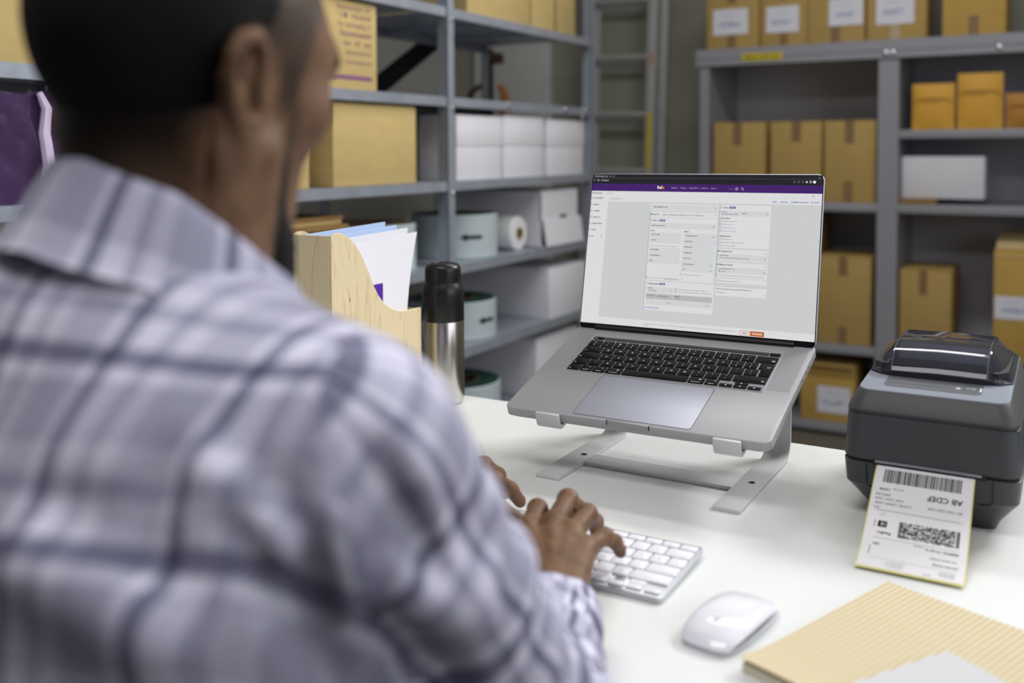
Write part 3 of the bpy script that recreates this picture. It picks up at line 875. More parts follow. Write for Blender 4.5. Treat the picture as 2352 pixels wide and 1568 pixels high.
# ================================================================== LABEL PRINTER
m_pr = mat('dark grey printer plastic', (58, 60, 64), 0.42, var=.03, scale=60, bump=.12, bscale=900)
m_pr2 = mat('satin dark grey printer lid', (70, 71, 72), 0.5, var=.02, scale=50)
m_pr3 = mat('light grey printer panel', (140, 146, 158), 0.8, var=.01, spec=.2)
m_pr4 = mat('grey control strip', (96, 98, 104), 0.7, var=.01, spec=.2)
m_gap = mat('dark gap', (14, 14, 16), 0.6)
m_teal = mat('teal latch plastic', (60, 170, 170), 0.35, var=.02)
m_smoke = mat('smoked clear plastic', (150, 152, 166), 0.06, trans=.92, ior=1.35)
pr = thing('label_printer', 'dark grey desktop label printer with a smoked window and a printed label coming out', 'printer', (-.139, 1.30, .75))
def loft(levels, n=8, m=0, cap=True):
    """levels: (z, x0, x1, y0, y1, r[, dz_back]) rounded rectangles joined upward"""
    mb = MB(); vs, fs = [], []
    rings = []
    for lv in levels:
        z, x0, x1, y0, y1, r = lv[:6]
        tl = lv[6] if len(lv) > 6 else 0.0
        pts = rrect(x0, x1, y0, y1, r, n)
        rings.append([(a, b, z + tl * (b - y0) / (y1 - y0)) for a, b in pts])
    k = len(rings[0])
    for rg in rings: vs += rg
    for i in range(len(rings) - 1):
        for q in range(k):
            q2 = (q + 1) % k
            fs.append((i * k + q, i * k + q2, (i + 1) * k + q2, (i + 1) * k + q))
    if cap:
        fs.append(tuple(reversed(range(k)))); fs.append(tuple((len(rings) - 1) * k + q for q in range(k)))
    return mb.add(vs, fs, m, True)
h = .0935
loft([(.000, -h + .026, h - .026, -.092, .105, .012), (.010, -h + .022, h - .022, -.098, .108, .014), (.028, -h + .010, h - .010, -.112, .114, .016), (.036, -h + .004, h - .004, -.119, .118, .018), (.040, -h + .002, h - .002, -.124, .119, .018), (.0665, -h, h, -.128, .120, .020), (.0675, -h + .0015, h - .0015, -.1265, .119, .019)]).build('base_housing', m_pr, pr)
# front door panel lines beside the label slot
for sx in (-1, 1):
    MB().tube([(sx * .066, -.1290, .0665), (sx * .066, -.1262, .045), (sx * .064, -.1225, .038), (sx * .052, -.1205, .036)], .0006, 6).build('door_seam', m_gap, pr)
loft([(.066, -h + .003, h - .003, -.125, .118, .018), (.071, -h + .003, h - .003, -.125, .118, .018)]).build('seam_gap', m_gap, pr)
cv = loft([(.0705, -h + .001, h - .001, -.1275, .119, .020), (.0715, -h, h, -.1285, .120, .021), (.1215, -h + .003, h - .003, -.1255, .118, .021), (.1225, -h + .0045, h - .0045, -.1240, .117, .020), (.1235, -h + .0045, h - .0045, -.1240, .117, .020), (.1245, -h + .0030, h - .0030, -.1255, .118, .020), (.127, -h + .0030, h - .0030, -.1250, .118, .020)]).build('top_cover', m_pr, pr)
loft([(.127, -h + .0030, h - .0030, -.1250, .118, .020), (.1300, -h + .0040, h - .0040, -.1238, .118, .020), (.1455, -h + .0118, h - .0118, -.1125, .117, .017, .013), (.1475, -h + .0135, h - .0135, -.1105, .116, .016, .014)]).build('lid', m_pr2, pr)
pn = loft([(.1470, -h + .0135, h - .0135, -.1100, .115, .015, .0145), (.1486, -h + .0138, h - .0138, -.1095, .1145, .015, .0145), (.1490, -h + .0146, h - .0146, -.1085, .1140, .014, .0145)]).build('top_panel', m_pr3, pr)
def panel_z(y): return .1490 + .0145 * (y + .1085) / .2225
mb = MB()
pts = rrect(-.055, .050, -.090, -.030, .008, 5)
mb.add([(a, b, panel_z(b) + .0003) for a, b in pts], [tuple(range(len(pts)))])
cs = mb.build('control_strip', m_pr4, pr)
q = MB()
f = Flat(); f.rect(-.052, -.0755, .018, -.0748, 0, 1); f.disc(.0245, -.0715, .0026, 1, 1); f.frame(.0300, -.0790, .0460, -.0580, .0004, 0, 1); f.line([(.033, -.066), (.036, -.069), (.039, -.068), (.042, -.067)], .0016, 2, 1); f.disc(.0405, -.0675, .0022, 2, 1); f.rect(.0470, -.0770, .0490, -.0630, 1, 1)
f.put(q, lambda a, b, l: (a, b, panel_z(b) + .0005))
q.build('control_marks', [m_gap, mat('white print', (226, 228, 230), .4), mat('pale teal print', (150, 190, 190), .4)], cs)
# media bay, roll and smoked window
bay = MB().prism([(-.074, -.026), (-.064, -.040), (.064, -.040), (.074, -.026), (.074, .10), (-.074, .10)], .150, .1668, 'z').build('media_bay', mat('dark media bay', (30, 30, 34), .5), pr)
MB().lathe([(.034, -.051), (.034, .051)], 40, T=Matrix.Translation((0, .030, .1480)) @ Matrix.Rotation(R(90), 4, 'Y')).build('label_roll', mat('white label roll', (206, 206, 210), .5), pr, label='white label roll under the window')
yz = [(-.0455, .1545), (-.0465, .1590), (-.0420, .1665), (-.0330, .1745), (-.0200, .1820), (.0000, .1865), (.0300, .1880), (.0900, .1860), (.1020, .1800), (.1050, .1640)]
g = []
for k, (y, z) in enumerate(yz):
    yb = max(y, -.0455 + .0)      # the chamfered ends drop to the panel
    zb = panel_z(y) - .0008
    ye = y + (.016 if k < 5 else 0) * (1 - k / 6)
    g.append([(-.0785, ye, zb), (-.0655, (y + ye) / 2, zb + (z - zb) * .42), (-.0535, y, z - .0006), (-.0515, y, z), (0, y - .0006 * (k < 5), z + .0008), (.0515, y, z), (.0535, y, z - .0006), (.0655, (y + ye) / 2, zb + (z - zb) * .42), (.0785, ye, zb)])
win = MB().sheet(g, .0018, smooth=True).build('window', m_smoke, pr, sharp=24)
for sx in (-1, 1):
    MB().tube([(sx * .0525, y, z + .0004) for y, z in yz[1:8]], .0007, 6).build('window_rib', mat('clear edge', (206, 208, 220), .1, coat=.5), win)
MB().tube([(x, -.0425 - .0006, .1672) for x in (-.051, 0, .051)], .0006, 6).build('window_line', mat('navy edge line', (34, 34, 62), .3), win)  # thin dark navy line across the window front
MB().tube([(-.0785, -.0305, panel_z(-.03) + .0012), (-.0655, -.0420, panel_z(-.042) + .0012), (-.0515, -.0462, panel_z(-.046) + .0014), (.0515, -.0462, panel_z(-.046) + .0014), (.0655, -.0420, panel_z(-.042) + .0012), (.0785, -.0305, panel_z(-.03) + .0012)], .0012, 8).build('window_rim', mat('navy edge line', (34, 34, 62), .3), win)
for sx in (-1, 1):
    MB().lathe([(.007, 0), (.007, .003), (.005, .0045)], 16, T=Matrix.Translation((sx * (h - .0008), -.055, .098)) @ Matrix.Rotation(R(90 * sx), 4, 'Y')).build('latch', m_teal, pr, label='teal release latch')
MB().box(-.060, .060, -.1292, -.120, .0655, .0725, bev=.001).build('label_slot', m_gap, pr)
MB().box(-.0565, .055, -.1305, -.122, .0690, .0720, bev=.001).build('tear_bar', mat('grey tear bar', (150, 150, 160), .3, .6), pr)

# printed label, curling from the slot down on to the desk
m_lab = mat('white thermal label', (232, 230, 234), 0.55, var=.006)
m_lab_y = mat('yellow label backing', (222, 214, 130), 0.5, var=.01)
m_lab_k = mat('black thermal print', (34, 32, 40), 0.6)
m_lab_g = mat('grey thermal print', (120, 120, 128), 0.6)
LW, LL = .103, .155
cps = [(1.178, .8175), (1.166, .8150), (1.150, .8075), (1.130, .7965), (1.108, .7840), (1.085, .7718), (1.062, .7618), (1.042, .7555), (1.028, .7532)]
cum = [0.0]
for a, b in zip(cps[:-1], cps[1:]): cum.append(cum[-1] + math.hypot(b[0] - a[0], b[1] - a[1]))
def label_pt(x, v, off=0.0):
    """x across (0 = left), v along from slot (metres)"""
    t = max(0.0, min(1.0, v / LL)) * cum[-1]
    k = min(len(cps) - 2, max(i for i in range(len(cum)) if cum[i] <= t + 1e-9))
    s = (t - cum[k]) / (cum[k + 1] - cum[k])
    y = cps[k][0] + (cps[k + 1][0] - cps[k][0]) * s
    z = cps[k][1] + (cps[k + 1][1] - cps[k][1]) * s
    dy, dz = cps[k + 1][0] - cps[k][0], cps[k + 1][1] - cps[k][1]
    l = math.hypot(dy, dz)
    return (-.1935 + x + .003 * (v / LL), y + dz / l * off * 1.0 * -1 * -1, z + (-dy) / l * off)
lbl = thing('shipping_label', 'printed shipping label with barcodes hanging out of the printer on to the desk', 'label', (0, 0, 0))
g = [[label_pt(LW * i / 6, LL * j / 24) for j in range(25)] for i in range(7)]
lo = MB().sheet(g, -.00025, smooth=True).build('backing', m_lab_y, lbl, label='yellow backing strip')
fl = Flat()
RW = .102
def TX_(s, x, y, size, m=1, al='LEFT', w=None, b=0.0, rot=0): fl.text(s, x, y, size, m, 2, b, al, w, rot)
mm = .001
rnd = random.Random(77)
x = 11.5
while x < 91.5:                                  # linear barcode
    wbar = rnd.choice((.45, .45, .9, 1.4))
    fl.rect(x * mm, 13 * mm, min(91.5, x + wbar) * mm, 32.3 * mm, 1, 2); x += wbar + rnd.choice((.45, .6, .9))
TX_('AB CDEF', 8.5 * mm, 42.0 * mm, .0100, 1, w=.0355, b=.02)
TX_('JPL 1234 1234 1234', 8 * mm, 57.5 * mm, .0042, 1, w=.034)
TX_('12345', 83 * mm, 40.8 * mm, .0040, 1, w=.0105, b=.02); TX_('1234 1234', 68.5 * mm, 39.4 * mm, .0028, 1, w=.011)
TX_('202123', 81 * mm, 48.2 * mm, .0042, 1, w=.0150); TX_('1234 1234 1234', 67 * mm, 54.0 * mm, .0036, 1, w=.029)
TX_('(1234) 12345 1234', 58.5 * mm, 60.0 * mm, .0038, 1, w=.037); TX_('ES', 91 * mm, 66 * mm, .0038, 2, w=.005)
fl.rect(6.5 * mm, 70.2 * mm, 93 * mm, 70.7 * mm, 2, 2)
TX_('1 of 1', 82.5 * mm, 75 * mm, .0026, 1)
fl.frame(79.6 * mm, 84.5 * mm, 88.8 * mm, 92.5 * mm, .0016, 1, 2); fl.rect(85.5 * mm, 84.5 * mm, 88.8 * mm, 92.5 * mm, 1, 2); TX_('E', 81.6 * mm, 85.9 * mm, .0070, 1, b=.03)
fl.rect(91.7 * mm, 84 * mm, 92.5 * mm, 93.5 * mm, 2, 2)
TX_('Fed', 74.5 * mm, 98.5 * mm, .0048, 1, w=.0085, b=.03); TX_('Ex', 83.2 * mm, 98.5 * mm, .0048, 2, w=.0058, b=.02)
cell_x, cell_y = .68, .82                          # stacked barcode block
yy = 82.4
while yy < 102.6:
    xx = 12.6
    while xx < 64.5:
        n = rnd.choice((1, 1, 2, 3))
        if rnd.random() < .56: fl.rect(xx * mm, yy * mm, (xx + n * cell_x) * mm, (yy + cell_y) * mm, 1, 2)
        xx += n * cell_x
    yy += cell_y
for a, b in ((8.2, 9.9), (10.3, 11.2), (65.2, 66.8), (67.2, 67.6)): fl.rect(a * mm, 82.2 * mm, b * mm, 103 * mm, 1, 2)
fl.rect(7 * mm, 107.2 * mm, 92 * mm, 107.5 * mm, 2, 2)
TX_('USA', 83.5 * mm, 114.5 * mm, .0040, 1, w=.0066, b=.02)
TX_('MEMPHIS, TN 38118', 7.8 * mm, 110.8 * mm, .0040, 1, w=.031, b=.01); TX_('12 34 56', 41 * mm, 109 * mm, .0030, 1, w=.009)
TX_('123 MAIN STREET', 8.5 * mm, 121.2 * mm, .0038, 1, w=.026); TX_('JOHN DOE', 6.3 * mm, 129.4 * mm, .0040, 1, w=.024, b=.01)
fl.rect(7 * mm, 135.8 * mm, 89.5 * mm, 136.0 * mm, 2, 2); fl.rect(56.3 * mm, 136 * mm, 56.5 * mm, 148.5 * mm, 2, 2)
for k, wd in enumerate((15, 16, 14)): TX_('SHIPPER ADDRESS LINE', 8.5 * mm, (139.4 + k * 3.0) * mm, .0021, 1, w=wd * mm)
for k, wd in enumerate((13, 17, 16, 12)): TX_('SERVICE AREA TEXT', 58 * mm, (138.6 + k * 2.7) * mm, .0019, 2, w=wd * mm)
TX_('ORIGIN', 29.8 * mm, 147.2 * mm, .0026, 1, w=.008)
fl.rect(91.8 * mm, 119.5 * mm, 92.6 * mm, 132.5 * mm, 2, 2)
# face sheet
q = MB()
n = 24
for j in range(n):
    v0, v1 = .0022 + (LL - .0050) * j / n, .0022 + (LL - .0050) * (j + 1) / n
    q.add([label_pt(.0013, v0, .0003), label_pt(LW - .0013, v0, .0003), label_pt(LW - .0013, v1, .0003), label_pt(.0013, v1, .0003)], [(0, 1, 2, 3)], 0, True)
def on_label(a, b, l): return label_pt(RW - a, b, .0003 + .00012 * l)
# cut tall bars so they follow the curl
cut = Flat()
for pts, F, m_, ly in fl.items:
    ys = [p[1] for p in pts]
    if len(pts) == 4 and max(ys) - min(ys) > .004:
        y0, y1, x0, x1 = min(ys), max(ys), min(p[0] for p in pts), max(p[0] for p in pts)
        k = 6
        for i in range(k): cut.rect(x0, y0 + (y1 - y0) * i / k, x1, y0 + (y1 - y0) * (i + 1) / k, m_, ly)
    else: cut.items.append((pts, F, m_, ly))
cut.put(q, on_label)
q.build('label_face', [m_lab, m_lab_k, m_lab_g], lbl, label='white face printed with barcodes and upside down lettering')
# ================================================================== LAPTOP STAND
m_silver = mat('satin silver aluminium', (206, 206, 208), 0.5, 0.12, noise_rough=.03, scale=60)
m_screw = mat('dark screw head', (70, 70, 72), 0.35, 0.8)
LT = Matrix(((0.99997, -0.0040, -0.0055, -0.48164), (0.0024, 0.95478, -0.2974, 1.1202), (0.0064, 0.2974, 0.95474, 0.8364), (0, 0, 0, 1)))
# clean the frame into a pure rotation
ex = Vector((1.0, 0.0, 0.0055)).normalized()
ey = Vector((0.0, .95478, .2974)); ey = (ey - ex * ey.dot(ex)).normalized(); ez = ex.cross(ey)
LT = Matrix(((ex.x, ey.x, ez.x, -0.48164), (ex.y, ey.y, ez.y, 1.1202), (ex.z, ey.z, ez.z, 0.8364), (0, 0, 0, 1)))
BZ = -0.0158            # underside of the laptop
def lapw(y, z): p = LT @ Vector((0, y, z)); return (p.y, p.z)
st = thing('laptop_stand', 'silver aluminium stand holding the laptop above the desk', 'stand', (-.4725, 1.23, .75))
def ribbon(path, t):
    """thick band round a (y, z) centre line"""
    L_, R_ = [], []
    n = len(path)
    for i, (a, b) in enumerate(path):
        p0 = path[max(0, i - 1)]; p1 = path[min(n - 1, i + 1)]
        dx, dy = p1[0] - p0[0], p1[1] - p0[1]; l = math.hypot(dx, dy)
        nx, ny = -dy / l * t / 2, dx / l * t / 2
        L_.append((a + nx, b + ny)); R_.append((a - nx, b - ny))
    return L_ + list(reversed(R_))
def arc(cy, cz, r, a0, a1, n=8): return [(cy + r * math.cos(R(a0 + (a1 - a0) * i / n)), cz + r * math.sin(R(a0 + (a1 - a0) * i / n))) for i in range(n + 1)]
T_ = .0050
RY = 1.349
lo_ = [(1.114, .7526), (1.20, .7526)] + arc(RY - .030, .7826, .030, -90, 0)
upy, upz = lapw(.212, BZ - T_ / 2 - .0002)
sl = math.atan2(LT[2][1], LT[1][1])
top_start = lapw(.196, BZ - T_ / 2 - .0002)
hi_ = [(RY, upz - .022), (RY - .001, upz - .010), (RY - .006, upz - .003), (RY - .015, upz - .0035), top_start]
front = [lapw(y, z) for y, z in ((.01, BZ - T_ / 2 - .0002), (.000, BZ - T_ / 2 - .0002), (-.0035, BZ - .0018), (-.0052, BZ + .001), (-.0056, BZ + .005), (-.0056, .0020))]
path = [(y - 1.23, z - .75) for y, z in lo_ + hi_ + front]
for cx in (-.592, -.3525):
    side = MB().prism(ribbon(path, T_), -.017, .017, 'x', bev=.0009, seg=2).build('side_band', m_silver, st, loc=(cx + .4725, 0, 0))
    MB().lathe([(.0042, 0), (.0042, .0004), (.0030, .0006), (.0022, .0001), (.0, .0001)], 20, T=Matrix.Translation((0.004 if cx < -.5 else .001, 1.2165 - 1.23, .0051)), caps=False).build('screw', m_screw, side)
MB().box(-.592 + .4725 + .0165, -.3525 + .4725 - .0165, 1.188 - 1.23, 1.2255 - 1.23, .0004, .0052, bev=.0006).build('cross_bar', m_silver, st)

# ================================================================== LAPTOP
m_gray = mat('space grey aluminium', (170, 170, 174), 0.45, 0.12, noise_rough=.02, scale=80)
m_pad = mat('grey glass trackpad', (168, 170, 184), 0.32, 0.3, var=.004)
m_kbk = mat('black keycap', (14, 14, 15), 0.5, var=.02, spec=.2)
m_leg = mat('white key legend', (222, 222, 222), 0.5, emit=.25)
m_glass = mat('black display border', (22, 22, 25), 0.10, spec=.5)
m_edge = mat('bright lid edge', (200, 198, 208), 0.3, 0.4, noise_rough=.03)
lt = thing('laptop', 'open grey laptop on the silver stand showing a shipping form on its screen', 'laptop', matrix=LT)
HW, DP = .17895, .2459
mb = MB()
mb.prism(rrect(-HW, HW, 0, DP, .0105, 8), -.0120, 0.0, 'z', bev=.0008, seg=2)
# tapering underside
bm = bmesh.new()
lo = [bm.verts.new((a * .965, .1229 + (b - .1229) * .96, BZ)) for a, b in rrect(-HW, HW, 0, DP, .0105, 8)]
up_ = [bm.verts.new((a * .996, .1229 + (b - .1229) * .995, -.0119)) for a, b in rrect(-HW, HW, 0, DP, .0105, 8)]
bm.faces.new(list(reversed(lo)))
for i in range(len(lo)):
    j = (i + 1) % len(lo); bm.faces.new((lo[i], lo[j], up_[j], up_[i]))
mb.bmesh_add(bm, 0, True)
base = mb.build('base', m_gray, lt)
MB().box(-.0280, .0280, -.0006, .004, -.0060, .0003, bev=.0003, seg=1).build('lid_notch', mat('notch aluminium', (158, 158, 160), .3, .8), base)
for sx in (-1, 1): MB().box(sx * .0285 - .0006, sx * .0285 + .0006, -.0007, .003, -.0050, .0004).build('notch_mark', m_gap, base)
for sx in (-1, 1):
    MB().prism(rrect(sx * .1575 - .0148, sx * .1575 + .0148, .1185, .2290, .001, 2), .0, .00012, 'z').build('speaker_grille', mat('speaker grille aluminium', (160, 160, 164), .5, .12, bump=.3, bscale=1600), lt)
# ports on the right edge
for y in (.196, .181, .160): MB().box(HW - .002, HW + .0002, y - .0045, y + .0045, -.0072, -.0046, bev=.0006, seg=1).build('port', m_gap, base)
MB().prism(rrect(-.0797, .0797, .0068, .1063, .004, 5), -.001, .00035, 'z').build('trackpad', m_pad, lt)
tr = MB()
pp = rrect(-.0800, .0800, .0065, .1066, .0042, 5)
tr.tube([(a, b, .0001) for a, b in pp], .00032, 4, closed=True).build('trackpad_groove', m_gap, lt)
well = MB().prism(rrect(-.1403, .1403, .1118, .2138, .0025, 3), -.002, .00025, 'z').build('keyboard_well', mat('anodised well', (176, 176, 182), .32, .8, noise_rough=.02, scale=60), lt)
rim = [(a, b) for a, b in rrect(-.1406, .1406, .1115, .2141, .0026, 4)]
MB().tube([(a, b, .0004) for a, b in rim], .0006, 6, closed=True).build('well_rim', m_edge, lt)
MB().prism(rrect(-.1212, .1232, .2055, .2122, .0010, 3), .0, .0009, 'z', bev=.0002, seg=1).build('touch_bar', mat('black touch strip', (10, 10, 11), .14, spec=.5), lt)
def lkey(x0, x1, y0, y1, main='', sub='', pos='C', size=.0048):
    w, hh = x1 - x0, y1 - y0
    mb = key_mesh(w, hh, .0011, r=.0013)
    f = Flat()
    if pos == 'C' and main: f.text(main, w / 2, hh / 2 - size * .36, size, 1, 1, .012, 'CENTER')
    if pos == '2':
        f.text(main, w / 2, hh * .17, .0042, 1, 1, .012, 'CENTER'); f.text(sub, w / 2, hh * .58, .0038, 1, 1, .012, 'CENTER')
    if pos == 'M':
        f.text(main, w / 2, hh * .14, .0031, 1, 1, .012, 'CENTER'); f.text(sub, w * .72, hh * .58, .0042, 1, 1, .012, 'CENTER')
    if pos == 'BL': f.text(main, .0022, hh * .16, .0034, 1, 1, .012, 'LEFT')
    if pos == 'BR': f.text(main, w - .0022, hh * .18, .0046, 1, 1, .012, 'RIGHT')
    f.put(mb, lambda a, b, l: (a, b, .00114))
    mb.build('key', [m_kbk, m_leg], lt, loc=(x0, y0, .0004))
P_ = .0190
KH = .0163
Y5, Y4, Y3, Y2, Y1, Y0 = .2055, .1846, .1662, .1480, .1298, .1130
lkey(-.1385, -.1223, Y5, .2122, 'esc', '', 'BL'); lkey(.1245, .1388, Y5, .2122)
lkey(-.1385, -.1200, Y4, Y4 + KH, '§', '±', '2')
for i, (a, b) in enumerate(zip('1234567890-=', '!@#$%^&*()_+')):
    x = -.1179 + i * P_; lkey(x, x + .0169, Y4, Y4 + KH, a, b, '2')
lkey(.1101, .1388, Y4, Y4 + KH, '⌫', '', 'BR')
lkey(-.1385, -.1114, Y3, Y3 + KH, '⇥', '', 'BL')
for i, a in enumerate('QWERTYUIOP[]'):
    x = -.1092 + i * P_
    if a in '[]': lkey(x, x + .0169, Y3, Y3 + KH, a, '{' if a == '[' else '}', '2')
    else: lkey(x, x + .0169, Y3, Y3 + KH, a)
lkey(-.1385, -.1065, Y2, Y2 + KH, '⇪', '', 'BL')
for i, a in enumerate('ASDFGHJKL;\'\\'):
    x = -.1043 + i * P_
    if a in ";'\\": lkey(x, x + .0169, Y2, Y2 + KH, a, {';': ':', "'": '"', '\\': '|'}[a], '2')
    else: lkey(x, x + .0169, Y2, Y2 + KH, a)
# tall return key
mb = MB()
mb.prism([(0, 0), (.0145, 0), (.0145, .0345), (-.0044, .0345), (-.0044, .0187), (0, .0187)], 0, .0011, 'z', bev=.0004)
f = Flat(); f.text('↵', .0085, .0215, .0052, 1, 1, .012, 'CENTER'); f.put(mb, lambda a, b, l: (a, b, .00114))
mb.build('key', [m_kbk, m_leg], lt, loc=(.1243, Y2, .0004))
lkey(-.1385, -.1163, Y1, Y1 + KH, '⇧', '', 'BL')
lkey(-.1142, -.0971, Y1, Y1 + KH, '`', '~', '2')
for i, a in enumerate('ZXCVBNM,./'):
    x = -.0948 + i * P_
    if a in ',./': lkey(x, x + .0169, Y1, Y1 + KH, a, {',': '<', '.': '>', '/': '?'}[a], '2')
    else: lkey(x, x + .0169, Y1, Y1 + KH, a)
lkey(.0953, .1388, Y1, Y1 + KH, '⇧', '', 'BR')
KB_ = .0150
for x0, x1, a, b, p in ((-.1385, -.1213, 'fn', '', 'BL'), (-.1193, -.1022, 'control', '⌃', 'M'), (-.1002, -.0828, 'option', '⌥', 'M'), (-.0806, -.0580, 'command', '⌘', 'M'), (-.0558, .0370, '', '', 'C'), (.0391, .0602, 'command', '⌘', 'M'), (.0624, .0795, 'option', '⌥', 'M')):
    lkey(x0, x1, Y0, Y0 + KB_, a, b, p)
for x0, y0, s in ((.0820, Y0, '◀'), (.1011, Y0, '▼'), (.1011, Y0 + .0079, '▲'), (.1200, Y0, '▶')):
    lkey(x0, x0 + .0169, y0, y0 + .0072, s, '', 'C', .0032)

# lid and display
TH = R(60.5)
LH = .2385
hinge = MB()
hinge.tube([(-.150, .2395, .0015), (.150, .2395, .0015)], .0042, 14)
hinge.build('hinge', mat('black hinge cover', (20, 20, 22), .4), lt)
lid_m = Matrix(((1, 0, 0, 0), (0, math.cos(TH), -math.sin(TH), .240), (0, math.sin(TH), math.cos(TH), .002), (0, 0, 0, 1)))
mb = MB()
mb.prism(rrect(-HW, HW, -.004, LH, .0095, 10), -.0050, -.0002, 'z', bev=.0012, seg=3)
lid = mb.build('lid', m_edge, lt)
lid.matrix_local = lid_m
mb = MB().prism(rrect(-HW + .0013, HW - .0013, -.0035, LH - .0013, .0084, 10), -.0006, .0002, 'z')
mb.build('display_border', m_glass, lid, label='black display border')

def emis(name, rgb, k=1.0):
    m = mat('screen ' + name, rgb, .18, spec=.25)
    b = m.node_tree.nodes['Principled BSDF']
    b.inputs['Base Color'].default_value = (.01, .01, .01, 1)
    b.inputs['Emission Color'].default_value = lin(rgb) + (1,)
    b.inputs['Emission Strength'].default_value = k
    return m
SC = [('bar', (32, 33, 36)), ('tab', (42, 43, 46)), ('purple', (64, 30, 104)), ('white', (218, 218, 219)), ('grey', (201, 202, 202)), ('field', (207, 208, 209)), ('thead', (180, 181, 182)), ('ink', (66, 67, 70)), ('dark', (34, 34, 38)), ('blue', (74, 92, 176)), ('green', (44, 124, 32)), ('orange', (190, 98, 36)), ('badge', (72, 36, 132)), ('lavender', (204, 190, 220)), ('line', (196, 197, 198)), ('pale', (232, 232, 235)), ('logo_orange', (226, 126, 30)), ('muted', (128, 129, 132)), ('box', (92, 102, 176))]
SI = {n: i for i, (n, c) in enumerate(SC)}
fl = Flat()
def r_(n, x0, y0, x1, y1, l=1): fl.rect(x0, y0, x1, y1, SI[n], l)
def t_(s, x, y, n='ink', sz=2.6, b=.0, w=None, al='LEFT', l=6): fl.text(s, x, y - sz * .34, sz, SI[n], l, b, al, w, res=1)
def chev(x, y, n='dark', up=False, s=1.3, l=6):
    k = -1 if up else 1
    fl.line([(x - s, y + k * s * .45), (x, y - k * s * .45), (x + s, y + k * s * .45)], .40, SI[n], l)
def chk(x, y): fl.frame(x - 1.35, y - 1.5, x + 1.35, y + 1.5, .38, SI['box'], 6)
def help_(x, y): fl.ring(x, y, 1.0, .28, SI['box'], 6, 10); t_('?', x, y, 'box', 1.5, al='CENTER')
X0, X1 = -176.2, 176.8
r_('bar', X0, 220.6, X1, 236.6); r_('tab', X0, 231.2, -143.5, 236.6, 2); r_('muted', X0, 230.9, X1, 231.05, 2)
t_('FedEx Ship Manager | Create', -172.5, 233.9, 'pale', 2.3, w=22); t_('×', -146.5, 233.9, 'pale', 2.8); t_('+', -141.5, 233.9, 'pale', 3.4)
t_('←', -176 + 1.6, 227.5, 'pale', 3); t_('→', -170.5, 227.5, 'muted', 3); fl.ring(-166.4, 227.5, 1.3, .35, SI['pale'], 6); t_('fedex.com', -158.5, 227.5, 'pale', 2.6, .02, w=9.5); fl.rect(-161.4, 226.7, -160.4, 228.2, SI['pale'], 6)
for i, x in enumerate((136.6, 142.6, 148.4)): fl.frame(x, 225.8, x + 2.0, 228.4, .4, SI['muted'], 6)
r_('pale', 153.6, 225.8, 155.8, 228.2, 6); fl.frame(158.6, 225.6, 161.4, 228.6, .5, SI['pale'], 6); fl.disc(165.4, 227.0, 2.1, SI['pale'], 6)
for k in range(3): fl.disc(171.3, 225.4 + k * 1.5, .3, SI['muted'], 6, 8)
chev(171.8, 233.2, 'pale', s=1.0)
r_('purple', X0, 210.6, X1, 222.3, 2)
t_('Fed', -67.4, 217.1, 'pale', 6.0, .05, w=6.6); t_('Ex', -60.6, 217.1, 'logo_orange', 6.0, .05, w=4.5)
for s, x, w_ in (('Shipping', -45, 7.8), ('Tracking', -30.8, 7.4), ('Design & Print', -17.1, 12.4), ('Locations', 1.5, 8.6), ('Support', 16.6, 6.8)):
    t_(s, x, 216.7, 'lavender', 2.9, w=w_); chev(x + w_ + 1.6, 216.6, 'lavender', s=.7)
t_('Customer', 42.5, 216.2, 'muted', 2.5, w=8.6)
fl.ring(55.2, 216.1, 2.2, .4, SI['lavender'], 6); fl.ring(55.2, 216.6, .8, .3, SI['lavender'], 6, 10); fl.line([(53.9, 214.8), (55.2, 215.4), (56.5, 214.8)], .35, SI['lavender'])
fl.ring(63.3, 216.6, 1.7, .4, SI['lavender'], 6); fl.line([(64.4, 215.4), (65.8, 213.8)], .5, SI['lavender'], 6)
r_('white', X0, 194.4, X1, 210.6, 1); r_('line', X0, 203.0, X1, 203.2, 2)
r_('white', X0, 5.8, -147.0, 194.4, 1); r_('grey', -147.0, 16.2, X1, 194.4, 1); r_('white', X0, 5.8, X1, 16.2, 1)
t_('FedEx Ship Manager', -175.2, 207.3, 'ink', 2.7, .03, w=18.0); t_('Create shipment', -151.7, 207.2, 'ink', 2.5, w=12.6)
fl.frame(163.6, 205.6, 166.4, 208.0, .35, SI['ink'], 6)
for s, y, w_ in (('CREATE SHIPMENT', 199.1, 15.2), ('SHIPMENTS', 188.9, 9.4), ('E-COMMERCE', 179.1, 11.4), ('ADDRESS BOOK', 169.2, 12.8), ('SHIPMENT PROFILES', 159.2, 16.8), ('SETTINGS', 149.3, 8.2), ('HELP', 139.6, 4.2)):
    c = 'badge' if s[0] == 'C' else 'dark'
    t_(s, -171.0, y, c, 2.1, .045, w=w_)
    if s in ('SETTINGS', 'HELP', 'CREATE SHIPMENT'): fl.ring(-174.4, y, 1.5, .35, SI[c], 6)
    else: fl.frame(-175.7, y - 1.5, -173.1, y + 1.5, .38, SI[c], 6)
    r_('line', X0, y - 5.1, -148.4, y - 4.9, 2)
fl.line([(-152.9, 141.2), (-154.3, 139.4), (-152.9, 137.6)], .45, SI['ink'])
t_('Outbound shipment', -143.4, 199.5, 'ink', 2.6, w=17.4); chev(-123.6, 199.4, 'ink', s=.7); r_('ink', -143.9, 197.5, -121.8, 197.7, 6)
for s, x, w_ in (('SAVE', 108.3, 5.9), ('CLEAR ALL', 118.4, 12.6), ('SHIPMENT PROFILES', 134.3, 24.0), ('VIEWS', 166.6, 7.4)): t_(s, x, 197.9, 'blue', 2.5, .03, w=w_)
